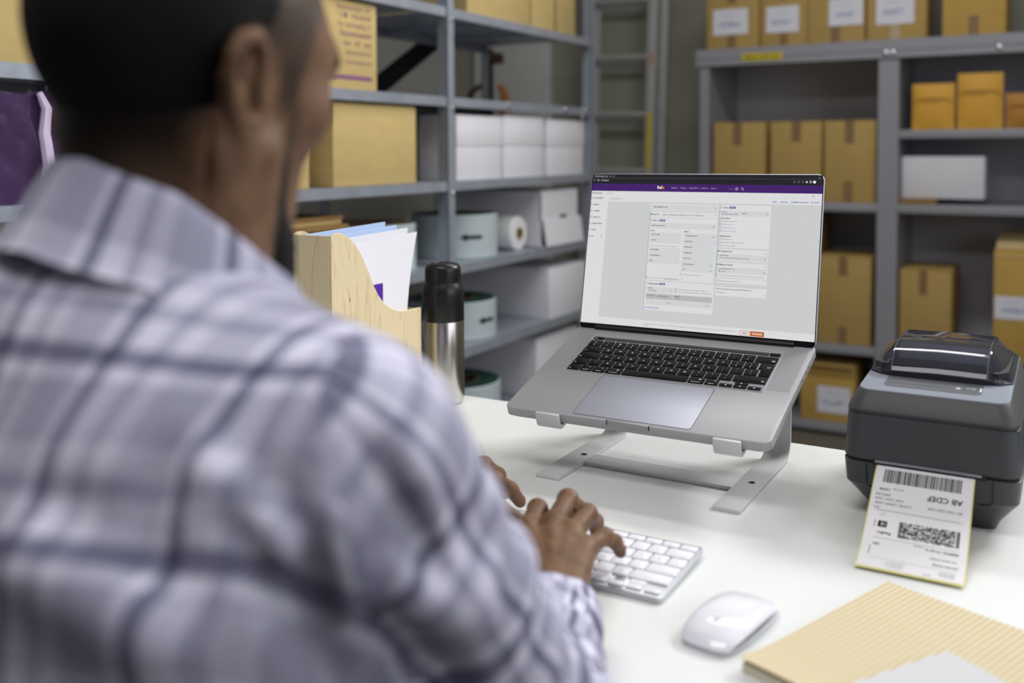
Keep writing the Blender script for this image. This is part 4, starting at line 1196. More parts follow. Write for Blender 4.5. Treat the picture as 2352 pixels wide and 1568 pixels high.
chev(160.4, 197.8, 'blue', s=.8); fl.frame(162.4, 196.6, 165.2, 199.2, .4, SI['blue'], 6)
# left column of the form
r_('white', -75.2, 181.6, 30.0, 192.2, 2); r_('field', -73.8, 182.6, 28.6, 190.9, 3); t_('SELECT SHIPMENT PROFILE', -71.4, 187.2, 'dark', 2.1, .03, w=22.5); chev(25.8, 186.5)
r_('white', -75.2, 171.6, 30.0, 180.0, 2); r_('green', -75.6, 171.6, -75.0, 180.0, 3); fl.disc(-73.2, 176.0, 1.3, SI['green'], 6); t_('Ship from', -70.8, 176.0, 'dark', 3.0, .03, w=9.8); t_('MAGIC QA default shipper, FedEx Express CT Spain - VALENCIA, Spain', -54.6, 175.7, 'dark', 2.7, .01, w=64.5); chev(26.4, 176.2)
r_('white', -75.2, 77.0, 30.0, 170.6, 2); r_('ink', -75.4, 77.0, -75.0, 170.6, 3)
fl.ring(-73.4, 167.0, 1.1, .3, SI['ink'], 6); t_('Deliver to', -71.2, 166.8, 'dark', 3.0, .03, w=9.8); r_('badge', -59.8, 165.3, -50.8, 168.3, 6); t_('REQUIRED', -55.3, 166.8, 'pale', 1.7, .03, w=7.0, al='CENTER', l=8)
r_('field', -73.8, 154.8, 28.2, 163.2, 3); t_('SEARCH IN ADDRESS BOOK', -72.2, 158.9, 'dark', 2.1, .03, w=21.6); fl.ring(24.4, 159.6, 1.1, .3, SI['ink'], 6, 10); fl.line([(25.1, 158.8), (26.1, 157.6)], .4, SI['ink'], 6)
t_('Contact', -73.8, 151.4, 'dark', 2.7, .035, w=7.4); t_('Address', -20.4, 151.2, 'dark', 2.7, .035, w=7.8)
r_('field', -73.6, 132.4, -23.6, 148.8, 3); r_('white', -73.6, 140.8, -23.6, 141.0, 4); t_('CONTACT NAME *', -71.2, 145.3, 'dark', 2.1, .03, w=14.2); t_('COMPANY', -71.0, 136.9, 'dark', 2.1, .03, w=8.0)
t_('If needed, how can FedEx contact the recipient?', -73.6, 128.4, 'ink', 2.3, w=41.5); help_(-29.6, 128.2)
r_('field', -73.4, 101.8, -23.6, 125.6, 3); r_('white', -73.4, 117.6, -23.6, 117.8, 4); r_('white', -73.4, 109.6, -23.6, 109.8, 4)
for s, y, w_ in (('PHONE NUMBER *', 122.6, 14.0), ('PHONE EXTENSION', 114.0, 15.6), ('EMAIL', 106.0, 4.9)): t_(s, -71.0, y, 'dark', 2.1, .03, w=w_)
r_('field', -20.6, 92.0, 28.2, 149.0, 3)
for s, y, w_ in (('COUNTRY/TERRITORY *', 144.9, 20.2), ('ADDRESS LINE 1 *', 136.6, 14.6), ('ADDRESS LINE 2', 128.3, 13.2), ('ADDRESS LINE 3', 119.8, 13.2), ('POSTAL CODE', 111.5, 11.4), ('STATE OR PROVINCE', 102.9, 16.8), ('CITY *', 95.2, 5.0)):
    t_(s, -18.4, y, 'dark', 2.1, .03, w=w_); r_('white', -20.6, y - 4.3, 28.2, y - 4.1, 4)
for y in (144.2, 102.0, 94.0): chev(24.2, y)
help_(29.0 - .4, 144.6); help_(28.6, 136.2)
chk(-20.4, 87.8); t_('This is a residential address', -17.4, 87.5, 'ink', 2.5, w=25.5); help_(11.4, 87.4)
r_('line', -73.6, 84.6, 28, 84.75, 4); chk(-73.2 + .6, 80.6); t_('Save as new recipient in', -69.6, 80.6, 'ink', 2.5, w=21.6); t_('personal address book', -46.0, 80.2, 'dark', 2.5, .01, w=21); chev(-22.8, 80.0, 'ink', s=.7); r_('ink', -46.4, 78.3, -21.4, 78.5, 6); help_(-18.0, 80.2)
r_('white', -75.2, 32.2, 31.0, 75.4, 2); r_('ink', -75.4, 32.2, -75.0, 75.4, 3)
fl.ring(-72.8, 71.8, 1.1, .3, SI['ink'], 6); t_('Package details', -70.4, 71.5, 'dark', 3.0, .03, w=16.2); r_('badge', -52.6, 70.1, -43.6, 73.1, 6); t_('REQUIRED', -48.1, 71.6, 'pale', 1.7, .03, w=7.0, al='CENTER', l=8)
r_('field', -72.6, 58.0, -30.4, 67.0, 3); t_('PACKAGING', -70.6, 64.9, 'dark', 1.9, .03, w=8.2); t_('Your Packaging', -70.4, 61.5, 'ink', 2.6, .01, w=13.8); chev(-33.0, 62.4)
chk(-26.6, 65.4); chk(-26.6, 61.6); t_('Purchase a higher limit of liability from FedEx', -23.4, 65.2, 'ink', 2.5, w=41.6); help_(20.4, 65.0); t_('Add non-standard packaging, dry ice or lithium batteries', -23.4, 61.6, 'ink', 2.5, w=52.0)
r_('thead', -72.6, 49.0, 29.6, 56.8, 3); t_('NO. OF PACKAGES *', -71.0, 53.6, 'dark', 1.6, .03, w=13.2); t_('WEIGHT PER PACKAGE *', -53.6, 53.4, 'dark', 1.6, .03, w=16.2); t_('DIMENSIONS', -27.6, 54.6, 'dark', 1.8, .03, w=8.8); t_('L x W x H', -27.6, 51.2, 'ink', 1.9, w=7.4)
r_('field', -72.4, 40.4, 29.4, 49.0, 3)
for x in (-57.0, -30.4): r_('white', x, 40.4, x + .4, 56.8, 5)
t_('1', -70.6, 45.6, 'ink', 2.2); t_('kg', -38.2, 44.2, 'dark', 2.6, w=2.6); chev(-33.6, 44.2, 'ink', s=.8); r_('muted', -40.0, 42.4, -39.8, 46.2, 6); t_('×', -13.4, 44.2, 'ink', 2.4); t_('×', 3.4, 44.2, 'ink', 2.4); t_('cm', 21.0, 44.4, 'dark', 2.6, w=3.2); chev(26.6, 44.4, 'ink', s=.8); r_('muted', 19.4, 42.4, 19.6, 46.2, 6)
t_('+ ADD ANOTHER PACKAGE', -73.6, 35.8, 'blue', 2.3, .03, w=22.8)
# right column of the form
r_('white', 32.6, 129.8, 107.0, 192.2, 2); r_('ink', 32.3, 129.8, 32.7, 192.2, 3)
fl.ring(34.6, 188.6, 1.2, .3, SI['ink'], 6); t_('Service', 36.8, 188.4, 'dark', 3.0, .03, w=7.8); r_('badge', 46.0, 187.0, 55.4, 190.0, 6); t_('REQUIRED', 50.7, 188.5, 'pale', 1.7, .03, w=7.0, al='CENTER', l=8)
r_('field', 33.8, 175.6, 105.4, 183.8, 3); r_('white', 62.6, 175.6, 62.9, 183.8, 4); t_('SHIP DATE *', 35.2, 182.0, 'dark', 1.7, .03, w=8.0); t_('Thursday, August 3, 2023', 35.2, 179.0, 'dark', 2.6, .01, w=23.6); chev(60.0, 180.0, s=.8); t_('SERVICE *', 65.4, 180.2, 'dark', 2.0, .03, w=8.0); chev(101.8, 180.0)
t_('Service options', 33.8, 172.8, 'dark', 2.7, .035, w=14.6)
for s, y, w_ in (('Signature options', 168.4, 16.8), ('Broker select', 163.6, 12.2), ('Hold at location', 158.8, 14.8), ('Dangerous goods', 154.0, 16.8)): chk(35.2, y); t_(s, 38.0, y, 'ink', 2.6, w=w_); help_(40.4 + w_, y)
r_('line', 34.0, 149.6, 105.6, 149.8, 4); t_('Additional options', 33.8, 146.6, 'dark', 2.7, .035, w=17.4)
for s, y, w_, q_ in (('Add references', 142.2, 14.2, 0), ('Email outbound shipment label', 137.5, 29.0, 1), ('Include a return label', 132.8, 19.4, 0)):
    chk(35.2, y); t_(s, 38.0, y, 'ink', 2.6, w=w_)
    if q_: help_(40.4 + w_, y)
r_('white', 32.8, 110.2, 107.0, 127.6, 2); r_('green', 32.6, 110.2, 33.2, 127.6, 3); fl.disc(35.0, 124.8, 1.2, SI['green'], 6); t_('Pickup/drop off', 37.2, 124.5, 'dark', 3.0, .03, w=17.0); chev(103.4, 123.6, up=True)
r_('field', 34.4, 111.4, 105.8, 120.6, 3); t_('PICKUP/DROP OFF *', 36.0, 118.6, 'dark', 1.8, .03, w=13.4); t_('Use an already scheduled pickup at my location', 36.0, 115.2, 'ink', 2.6, .01, w=44.0); chev(102.6, 116.0)
r_('white', 32.8, 86.8, 107.0, 108.4, 2); r_('green', 32.6, 86.8, 33.2, 108.4, 3); fl.disc(35.0, 105.4, 1.2, SI['green'], 6); t_('Billing and Tax IDs', 37.2, 105.2, 'dark', 3.0, .03, w=19.4); chev(103.4, 104.2, up=True)
r_('field', 34.6, 92.8, 105.8, 101.4, 3); t_('BILL TRANSPORTATION COST TO *', 36.0, 99.2, 'dark', 1.8, .03, w=23.6); t_('My account', 36.0, 95.8, 'ink', 2.6, .01, w=10.8); chev(102.6, 96.0)
fl.ring(35.6, 90.2, 1.1, .3, SI['badge'], 6); t_('You can find the shipment references in the service options section.', 38.4, 89.8, 'ink', 2.5, w=63.5)
r_('white', 33.2, 78.6, 107.0, 85.4, 2); chk(36.0, 81.8); t_('Add shipment notifications', 39.0, 81.6, 'ink', 2.6, w=25.6); help_(66.8, 81.6)
r_('white', 33.4, 60.2, 107.0, 73.2, 2); t_('Enter more information to get a rate and transit time', 34.8, 70.2, 'dark', 2.5, .02, w=49.0); help_(86.2, 70.0); t_('Shipping costs', 35.4, 65.0, 'ink', 2.6, w=13.6); fl.disc(105.2, 64.2, .4, SI['dark'], 6, 8)
t_('By clicking "Finalize", I accept the Terms of Use of the FedEx website and the FedEx Service Guide. The FedEx Express Terms and Conditions of Carriage of the origin country apply to all', -73.0, 11.3, 'ink', 1.9, w=139.5); t_('shipments.', -73.0, 8.6, 'ink', 1.9, w=7.6)
r_('ink', -48.6, 10.0, -39.6, 10.15, 6); r_('ink', -16.4, 10.0, -.4, 10.15, 6)
r_('orange', 72.6, 6.6, 86.9, 13.4, 3); r_('white', 73.1, 7.1, 86.4, 12.9, 4); t_('SAVE', 79.8, 10.0, 'orange', 3.2, .03, w=7.6, al='CENTER')
r_('orange', 88.0, 6.6, 107.6, 13.4, 3); t_('FINALIZE', 97.8, 10.0, 'pale', 3.2, .03, w=13.6, al='CENTER')
mb = MB()
fl.put(mb, lambda a, b, l: (a * .001, b * .001, .0003 + l * .00001))
mb.build('display', [emis(n, c) for n, c in SC], lid, label='lit display showing a shipping form')
q = MB(); f = Flat(); f.text('MacBook Pro', .0, -.0002, .0052, 0, 1, 0.005, 'CENTER', width=.0262)
f.put(q, lambda a, b, l: (a, b, .0004))
q.build('lettering', mat('pale lettering', (196, 196, 200), .4), lid)
# ================================================================== PERSON
def V3(*a): return np.array(a, float)
def s_ell(P, c, r, Rm=None):
    q = P - c
    if Rm is not None: q = q @ Rm
    r = np.asarray(r, float)
    k0 = np.sqrt(((q / r) ** 2).sum(1)); k1 = np.sqrt(((q / (r * r)) ** 2).sum(1)) + 1e-9
    return k0 * (k0 - 1) / k1
def s_cap(P, a, b, ra, rb):
    ab = b - a; t = np.clip(((P - a) @ ab) / (ab @ ab), 0, 1)
    return np.sqrt(((P - a - t[:, None] * ab) ** 2).sum(1)) - (ra + (rb - ra) * t)
def s_chain(P, pts, rs, k=0.0):
    d = None
    for (a, b, ra, rb) in zip(pts[:-1], pts[1:], rs[:-1], rs[1:]):
        e = s_cap(P, np.asarray(a, float), np.asarray(b, float), ra, rb)
        d = e if d is None else (np.minimum(d, e) if k == 0 else smin(d, e, k))
    return d
def smin(a, b, k):
    h = np.maximum(k - np.abs(a - b), 0) / k
    return np.minimum(a, b) - h * h * k * .25
def smax(a, b, k): return -smin(-a, -b, k)

def nets(fn, lo, hi, h, grad=True):
    """surface nets over the active blocks of a signed distance function"""
    lo = np.array(lo, float); hi = np.array(hi, float)
    B = 12
    nb = np.ceil((hi - lo) / (h * B)).astype(int)
    bi = np.stack(np.meshgrid(*[np.arange(n) for n in nb], indexing='ij'), -1).reshape(-1, 3)
    ctr = lo + (bi + .5) * B * h
    act = np.abs(fn(ctr)) < B * h * 1.25
    bi = bi[act]
    g = np.arange(-1, B + 1)
    G = np.stack(np.meshgrid(g, g, g, indexing='ij'), -1).reshape(-1, 3)
    M = B + 2
    ids, pos, quads = [], [], []
    dims = nb * B + 8
    def cid(c): return ((c[..., 0] + 2) * dims[1] + (c[..., 1] + 2)) * dims[2] + (c[..., 2] + 2)
    step = 40
    for s in range(0, len(bi), step):
        blk = bi[s:s + step]
        base = blk * B
        pts = lo + (base[:, None, :] + G[None]) * h
        D = fn(pts.reshape(-1, 3)).reshape(len(blk), M, M, M)
        for q in range(len(blk)):
            d = D[q]; ins = d < 0
            if ins.all() or not ins.any(): continue
            # cells: corner index i..i+1 for i in 0..M-2  (global cell = base + i - 1)
            acc = np.zeros((M - 1, M - 1, M - 1, 3)); cnt = np.zeros((M - 1, M - 1, M - 1))
            I = np.stack(np.meshgrid(*[np.arange(M - 1)] * 3, indexing='ij'), -1).astype(float)
            for ax in range(3):
                o1, o2 = [a for a in range(3) if a != ax]
                for u in (0, 1):
                    for v in (0, 1):
                        sl0 = [slice(0, M - 1)] * 3; sl1 = [slice(0, M - 1)] * 3
                        sl0[o1] = slice(u, M - 1 + u); sl0[o2] = slice(v, M - 1 + v)
                        sl1 = list(sl0); sl1[ax] = slice(1, M)
                        a, b = d[tuple(sl0)], d[tuple(sl1)]
                        cr = (a < 0) != (b < 0)
                        t = np.where(cr, a / np.where(cr, a - b, 1), 0)
                        p = I.copy(); p[..., ax] += t; p[..., o1] += u; p[..., o2] += v
                        acc += p * cr[..., None]; cnt += cr
            m = cnt > 0
            c = np.argwhere(m)
            pp = acc[m] / cnt[m][:, None]
            ids.append(cid(c - 1 + base[q])); pos.append(lo + (pp - 1 + base[q]) * h)
            for ax in range(3):
                o1, o2 = (ax + 1) % 3, (ax + 2) % 3
                sl0 = [slice(1, M - 1)] * 3; sl1 = [slice(1, M - 1)] * 3; sl1[ax] = slice(2, M)
                a, b = ins[tuple(sl0)], ins[tuple(sl1)]
                for flag, w in (((a & ~b), 0), ((~a & b), 1)):
                    e = np.argwhere(flag) + 1
                    if not len(e): continue
                    ks = []
                    for du, dv in ((-1, -1), (0, -1), (0, 0), (-1, 0)):
                        cc = e.copy(); cc[:, o1] += du; cc[:, o2] += dv
                        ks.append(cid(cc - 1 + base[q]))
                    ks = np.stack(ks, 1)
                    quads.append(ks if w == 0 else ks[:, ::-1])
    ids = np.concatenate(ids); pos = np.concatenate(pos); quads = np.concatenate(quads)
    uid, first = np.unique(ids, return_index=True)
    pos = pos[first]
    Q = np.searchsorted(uid, quads)
    if grad:
        for _ in range(2):
            d0 = fn(pos); e = h * .25
            gr = np.stack([(fn(pos + np.eye(3)[i] * e) - fn(pos - np.eye(3)[i] * e)) / (2 * e) for i in range(3)], 1)
            l2 = (gr ** 2).sum(1) + 1e-6
            stp = -(d0 / np.maximum(l2, .25))[:, None] * gr
            ln = np.sqrt((stp ** 2).sum(1))[:, None]
            pos = pos + stp * np.minimum(1, h * .6 / np.maximum(ln, 1e-9))
    return pos, Q

def npmesh(name, pos, Q, m, parent, loc=(0, 0, 0)):
    me = bpy.data.meshes.new(name)
    me.from_pydata([tuple(p) for p in (pos - np.array(loc))], [], [tuple(int(i) for i in q) for q in Q])
    me.polygons.foreach_set('use_smooth', [True] * len(me.polygons))
    me.materials.append(m)
    me.update()
    o = bpy.data.objects.new(name, me); COL.objects.link(o); o.parent = parent
    return o

# ---- pose (metres, room axes)
PX = -.478
EAR = V3(-.473, .416, 1.217)
hy, hp, hr = R(0), R(-4), R(6)
HM = np.array((Matrix.Rotation(hy, 3, 'Z') @ Matrix.Rotation(hp, 3, 'X') @ Matrix.Rotation(hr, 3, 'Y')))
def hl(P): return (P - EAR) @ HM          # world -> head frame (x right, y forward, z up)
def hw_(p): return EAR + HM @ np.asarray(p, float)
SR, ER, WR = V3(-.325, .392, 1.018), V3(-.300, .540, .797), V3(-.382, .726, .786)
SL, EL, WL = V3(-.626, .388, 1.022), V3(-.700, .525, .810), V3(-.603, .790, .786)
C7 = V3(PX + .014, .362, 1.110)
HIP = V3(PX, .255, .545)

def head_core(q):
    d = s_ell(q, V3(0, -.001, .042), (.0710, .0915, .086))
    d = smin(d, s_ell(q, V3(0, .026, -.018), (.062, .064, .080)), .03)
    d = smin(d, s_ell(q, V3(0, .050, .032), (.055, .044, .046)), .02)          # forehead and brow
    d = smin(d, s_cap(q, V3(-.034, .083, .032), V3(.034, .083, .032), .0120, .0120), .016)
    for sx in (-1, 1):
        d = smin(d, s_ell(q, V3(sx * .045, .052, -.006), (.020, .023, .018)), .02)   # cheekbone
        d = smin(d, s_chain(q, [(sx * .056, .006, -.036), (sx * .051, .018, -.068), (sx * .030, .055, -.100), (sx * .008, .077, -.110)], [.017, .016, .015, .015]), .022)
    d = smin(d, s_ell(q, V3(0, .053, -.072), (.041, .036, .040)), .02)          # mouth block
    d = smin(d, s_ell(q, V3(0, .080, -.114), (.022, .017, .017)), .014)         # chin
    return d
def face_detail(q, d):
    for sx in (-1, 1):
        d = smax(d, -s_ell(q, V3(sx * .031, .104, .010), (.017, .016, .012)), .012)
        d = smin(d, s_ell(q, V3(sx * .031, .083, .010), (.0125, .0125, .0115)), .003)
        d = smin(d, s_ell(q, V3(sx * .012, .089, -.027), (.0085, .010, .008)), .008)
        d = smax(d, -s_ell(q, V3(sx * .007, .093, -.035), (.0035, .005, .004)), .003)
    d = smin(d, s_chain(q, [(0, .085, .022), (0, .090, .002), (0, .096, -.021)], [.008, .009, .011]), .012)
    d = smin(d, s_ell(q, V3(0, .080, -.052), (.022, .010, .007)), .006)
    d = smin(d, s_ell(q, V3(0, .078, -.064), (.020, .010, .0075)), .006)
    d = smax(d, -s_ell(q, V3(0, .092, -.058), (.022, .006, .0014)), .002)
    return d
def ear_sdf(q, sx):
    o = V3(.0690, -.011, .002)
    q = q * V3(sx, 1, 1) - o
    up = V3(.10, -.17, .98); up /= np.linalg.norm(up)
    bk = V3(.10, -.97, -.19); bk -= up * (bk @ up); bk /= np.linalg.norm(bk)
    n = np.cross(up, bk); n = n if n[0] > 0 else -n
    a, b, c = q @ bk * 930, q @ up * 930, q @ n * 930
    E = np.stack([a, b, c], 1)
    hel = [(-5, 3, 1), (-6, 13, 3), (-3, 24, 5), (5, 31, 6), (14, 30, 6), (20.5, 22, 6), (22, 10, 6), (18.5, -4, 5.5), (13, -15, 4.5), (7, -24, 3.5)]
    d = s_chain(E, hel, [3.0, 3.6, 4.0, 4.2, 4.2, 4.2, 4.0, 3.6, 3.2, 3.6])
    d = smin(d, s_ell(E, V3(2.5, -28, 3.5), (7.4, 9.4, 4.4)), 4)                              # lobe
    d = smin(d, s_chain(E, [(7, 20, 4.5), (13, 12, 6), (13.5, 0, 6.5), (9, -11, 6), (1, -16, 5)], [2.4, 2.8, 3.0, 3.0, 3.2]), 3)   # antihelix
    plate = s_ell(E, V3(7, 2, -.6), (16.5, 29, 2.6))
    d = smin(d, plate, 3)
    d = smax(d, -s_ell(E, V3(3.0, -3, 4.5), (7.5, 10.5, 10.0)), 2)                                # concha
    d = smin(d, s_ell(E, V3(-6.5, -5, 2.5), (4.0, 6, 4.0)), 3)                                # tragus
    d = smin(d, s_ell(E, V3(-7.5, 2, -4), (8, 22, 7)), 7)                                      # root
    return d * .001075
def head_sdf(P):
    q = hl(P)
    d = face_detail(q, head_core(q))
    near = np.abs(np.abs(q[:, 0]) - .08) < .06
    for sx in (1, -1):
        m = near & (q[:, 0] * sx > 0)
        if m.any(): d[m] = smin(d[m], ear_sdf(q[m], sx), .004)
    return d
def neck_sdf(P):
    d = s_cap(P, hw_((.002, -.020, -.035)), C7 + V3(0, .026, -.01), .0490, .056)
    d = smin(d, s_cap(P, hw_((0, .022, -.080)), C7 + V3(0, .060, -.05), .024, .040), .03)
    for sx in (-1, 1):       # sternomastoid
        d = smin(d, s_cap(P, hw_((sx * .058, -.018, -.03)), C7 + V3(sx * .02, .070, -.06), .014, .012), .035)
    return d
def hand_sdf(P, H):
    W = H['w']
    d = s_ell(P, W, (.027, .027, .021))
    mc = H['mcp']
    for k in range(4):
        w0 = W + (mc[k] - W) * .14 + H['side'] * (1.5 - k) * .0085
        d = smin(d, s_cap(P, w0, mc[k], .0165, .0108), .011)
    for k in range(4):
        d = smin(d, s_ell(P, mc[k] + V3(0, 0, .0015), (.0112, .0115, .0108)), .006)
    for k in range(3):                                             # tendons on the back of the hand
        a = W + (mc[k] - W) * .35 + V3(0, 0, .0135); b = mc[k] + V3(0, 0, .0058)
        d = smin(d, s_cap(P, a, b, .0024, .0036), .006)
    f = None
    for k in range(4):
        pts = [mc[k], H['pip'][k], H['dip'][k], H['tip'][k]]
        s = (1.0, 1.05, 1.0, .86)[k]
        e = s_chain(P, pts, [.0104 * s, .0094 * s, .0082 * s, .0070 * s], .004)
        e = smin(e, s_ell(P, H['pip'][k], np.array((.0100, .0100, .0096)) * s), .004)
        f = e if f is None else np.minimum(f, e)
    d = smin(d, f, .0055)
    th = s_chain(P, H['th'], [.0155, .0125, .0105, .0078], .005)
    d = smin(d, th, .010)
    return d
def mkhand(w, mcp, pip, dip, tip, th, side): return dict(w=w, mcp=[V3(*p) for p in mcp], pip=[V3(*p) for p in pip], dip=[V3(*p) for p in dip], tip=[V3(*p) for p in tip], th=[V3(*p) for p in th], side=side)
# order: index, middle, ring, little
HR = mkhand(WR, [(-0.4605, 0.8260, 0.8065), (-0.4395, 0.8395, 0.8110), (-0.4185, 0.8395, 0.8065), (-0.3995, 0.8290, 0.7985)],
            [(-0.4720, 0.8670, 0.8125), (-0.4470, 0.8865, 0.8205), (-0.4235, 0.8835, 0.8110), (-0.3950, 0.8620, 0.8010)],
            [(-0.4750, 0.8890, 0.7960), (-0.4490, 0.9110, 0.8040), (-0.4250, 0.9060, 0.7950), (-0.3910, 0.8795, 0.7900)],
            [(-0.4750, 0.8960, 0.7775), (-0.4500, 0.9200, 0.7800), (-0.4265, 0.9140, 0.7775), (-0.3890, 0.8880, 0.7770)],
            [(-0.4080, 0.7730, 0.7800), (-0.4500, 0.7970, 0.7800), (-0.4750, 0.8280, 0.7815), (-0.4860, 0.8560, 0.7745)], V3(-.9, .40, 0))
HLh = mkhand(WL, [(-.5700, .8850, .8060), (-.5900, .8930, .8110), (-.6100, .8900, .8070), (-.6280, .8780, .7990)],
             [(-.5560, .9230, .8110), (-.5800, .9370, .8200), (-.6060, .9330, .8120), (-.6310, .9120, .8020)],
             [(-.5480, .9440, .7960), (-.5750, .9610, .8030), (-.6040, .9560, .7960), (-.6320, .9300, .7900)],
             [(-.5430, .9560, .7790), (-.5720, .9700, .7795), (-.6030, .9650, .7785), (-.6320, .9380, .7775)],
             [(-.5900, .8250, .7850), (-.5620, .8650, .7990), (-.5350, .8900, .7960), (-.5100, .9040, .7770)], V3(.9, .3, 0))
def torso_sdf(P, g=0.0):
    d = s_ell(P, V3(PX, .378, .985), (.178 + g, .108 + g, .125 + g))
    d = smin(d, s_ell(P, V3(PX, .345, .850), (.168 + g, .112 + g, .20 + g)), .06)
    d = smin(d, s_ell(P, HIP + V3(0, .035, .06), (.165 + g, .125 + g, .17 + g)), .08)
    if g > 0: d = smin(d, s_ell(P, C7 + V3(-.008, -.002, -.034), (.084, .066, .058)), .03)
    for S, sx in ((SR, 1), (SL, -1)):
        d = smin(d, s_cap(P, C7 + V3(sx * .03, .012, -.046), S + V3(-sx * .02, -.004, .002), .046 + g, .045 + g), .05)   # trapezius
        d = smin(d, s_ell(P, V3(PX + sx * .085, .315, .965), (.07 + g, .05 + g, .085 + g)), .05)                       # shoulder blade
    return d
def arm_sdf(P, S, E_, W, rs):
    d = s_cap(P, S, E_, rs[0], rs[1])
    return smin(d, s_cap(P, E_, W, rs[2], rs[3]), .03)
LEGS = []
for sx in (-1, 1):
    hip = HIP + V3(sx * .085, .02, -.02); kn = V3(PX + sx * .115, .665, .525); an = V3(PX + sx * .12, .640, .10); toe = V3(PX + sx * .135, .80, .045)
    LEGS.append((hip, kn, an, toe))
def legs_sdf(P, g=0.0):
    d = None
    for hip, kn, an, toe in LEGS:
        e = s_cap(P, hip, kn, .082 + g, .060 + g)
        e = smin(e, s_cap(P, kn, an, .056 + g, .040 + g), .02)
        d = e if d is None else np.minimum(d, e)
    return d
def body_sdf(P):
    d = np.full(len(P), 9.0)
    def put(lo, hi, fn, k=.02):
        m = ((P > np.array(lo) - .09) & (P < np.array(hi) + .09)).all(1)
        if m.any(): d[m] = smin(d[m], fn(P[m]), k)
    put((-.62, .24, 1.06), (-.36, .57, 1.38), head_sdf, .012)
    put((-.60, .27, 1.04), (-.36, .52, 1.24), neck_sdf, .016)
    put((-.70, .10, .36), (-.26, .52, 1.18), lambda p: torso_sdf(p, -.012), .03)
    for S, E_, W in ((SR, ER, WR), (SL, EL, WL)):
        lo = np.minimum(np.minimum(S, E_), W) - .07; hi = np.maximum(np.maximum(S, E_), W) + .07
        put(lo, hi, lambda p: arm_sdf(p, S, E_, W, (.050, .038, .037, .0245)), .02)
    put((-.51, .73, .755), (-.35, .95, .84), lambda p: hand_sdf(p, HR), .014)
    put((-.65, .77, .755), (-.49, .98, .84), lambda p: hand_sdf(p, HLh), .014)
    put((-.74, .15, .03), (-.22, .86, .65), lambda p: legs_sdf(p, -.012), .03)
    for hip, kn, an, toe in LEGS: put(np.minimum(an, toe) - .05, np.maximum(an, toe) + .05, lambda p: s_cap(p, an + V3(0, -.02, -.045), toe, .036, .030), .02)
    # keep far values meaningful for the block test
    far = d > 1
    if far.any(): d[far] = .35
    return d

m_skin = bpy.data.materials.new('brown skin'); m_skin.use_nodes = True
_n = m_skin.node_tree; _b = _n.nodes['Principled BSDF']
_b.inputs['Roughness'].default_value = .5
_b.inputs['Specular IOR Level'].default_value = .2
_b.inputs['Subsurface Weight'].default_value = .12
_b.inputs['Subsurface Radius'].default_value = (.012, .005, .003)
_b.inputs['Subsurface Scale'].default_value = .6
_tc = _n.nodes.new('ShaderNodeTexCoord'); _nz = _n.nodes.new('ShaderNodeTexNoise'); _nz.inputs['Scale'].default_value = 55; _nz.inputs['Detail'].default_value = 4
_n.links.new(_tc.outputs['Object'], _nz.inputs['Vector'])
_cr = _n.nodes.new('ShaderNodeValToRGB'); _cr.color_ramp.elements[0].position = .3; _cr.color_ramp.elements[1].position = .75
_cr.color_ramp.elements[0].color = lin((98, 72, 54)) + (1,); _cr.color_ramp.elements[1].color = lin((126, 95, 72)) + (1,)
_n.links.new(_nz.outputs['Fac'], _cr.inputs[0])
_at = _n.nodes.new('ShaderNodeAttribute'); _at.attribute_name = 'stubble'
_mx = _n.nodes.new('ShaderNodeMix'); _mx.data_type = 'RGBA'; _mx.inputs[7].default_value = lin((24, 20, 19)) + (1,)
_n.links.new(_at.outputs['Fac'], _mx.inputs[0]); _n.links.new(_cr.outputs[0], _mx.inputs[6]); _n.links.new(_mx.outputs[2], _b.inputs['Base Color'])
_n2 = _n.nodes.new('ShaderNodeTexNoise'); _n2.inputs['Scale'].default_value = 380; _bp = _n.nodes.new('ShaderNodeBump'); _bp.inputs['Strength'].default_value = .12; _bp.inputs['Distance'].default_value = .001
_n.links.new(_tc.outputs['Object'], _n2.inputs['Vector']); _n.links.new(_n2.outputs['Fac'], _bp.inputs['Height']); _n.links.new(_bp.outputs[0], _b.inputs['Normal'])
m_hair = mat('black cropped hair', (17, 15, 15), .75, var=.3, scale=260, bump=.9, bscale=700, spec=.25)
m_nail = mat('fingernail', (176, 134, 110), .28)

man = thing('person', 'person in a light plaid shirt seen from behind, typing at the desk', 'person', (PX, .30, 0))
PB = (PX, .30, 0)
pos, Q = nets(body_sdf, (-.80, .05, -.02), (-.18, 1.02, 1.40), .003)
body = npmesh('body', pos, Q, m_skin, man, PB)

HAIR_Y = [-.12, -.07, -.045, -.028, -.014, .010, .016, .028, .034, .050, .066, .078, .12]
HAIR_Z = [-.086, -.078, -.068, -.052, .020, .020, -.012, -.012, .018, .050, .060, .080, .088]
# cropped hair and short beard: shells that sink under the skin along the hairline
def sstep(x): x = np.clip(x, 0, 1); return x * x * (3 - 2 * x)
def hair_sdf(P):
    q = hl(P)
    zt = np.interp(q[:, 1], HAIR_Y, HAIR_Z)
    off = .0052 * sstep((q[:, 2] - zt - .008) / .030) * np.maximum(sstep((.014 - q[:, 1]) / .02), sstep((q[:, 2] - .062) / .03)) - .0012
    return head_core(q) - off
hp_, hq_ = nets(hair_sdf, EAR + V3(-.13, -.15, -.10), EAR + V3(.13, .14, .17), .004)
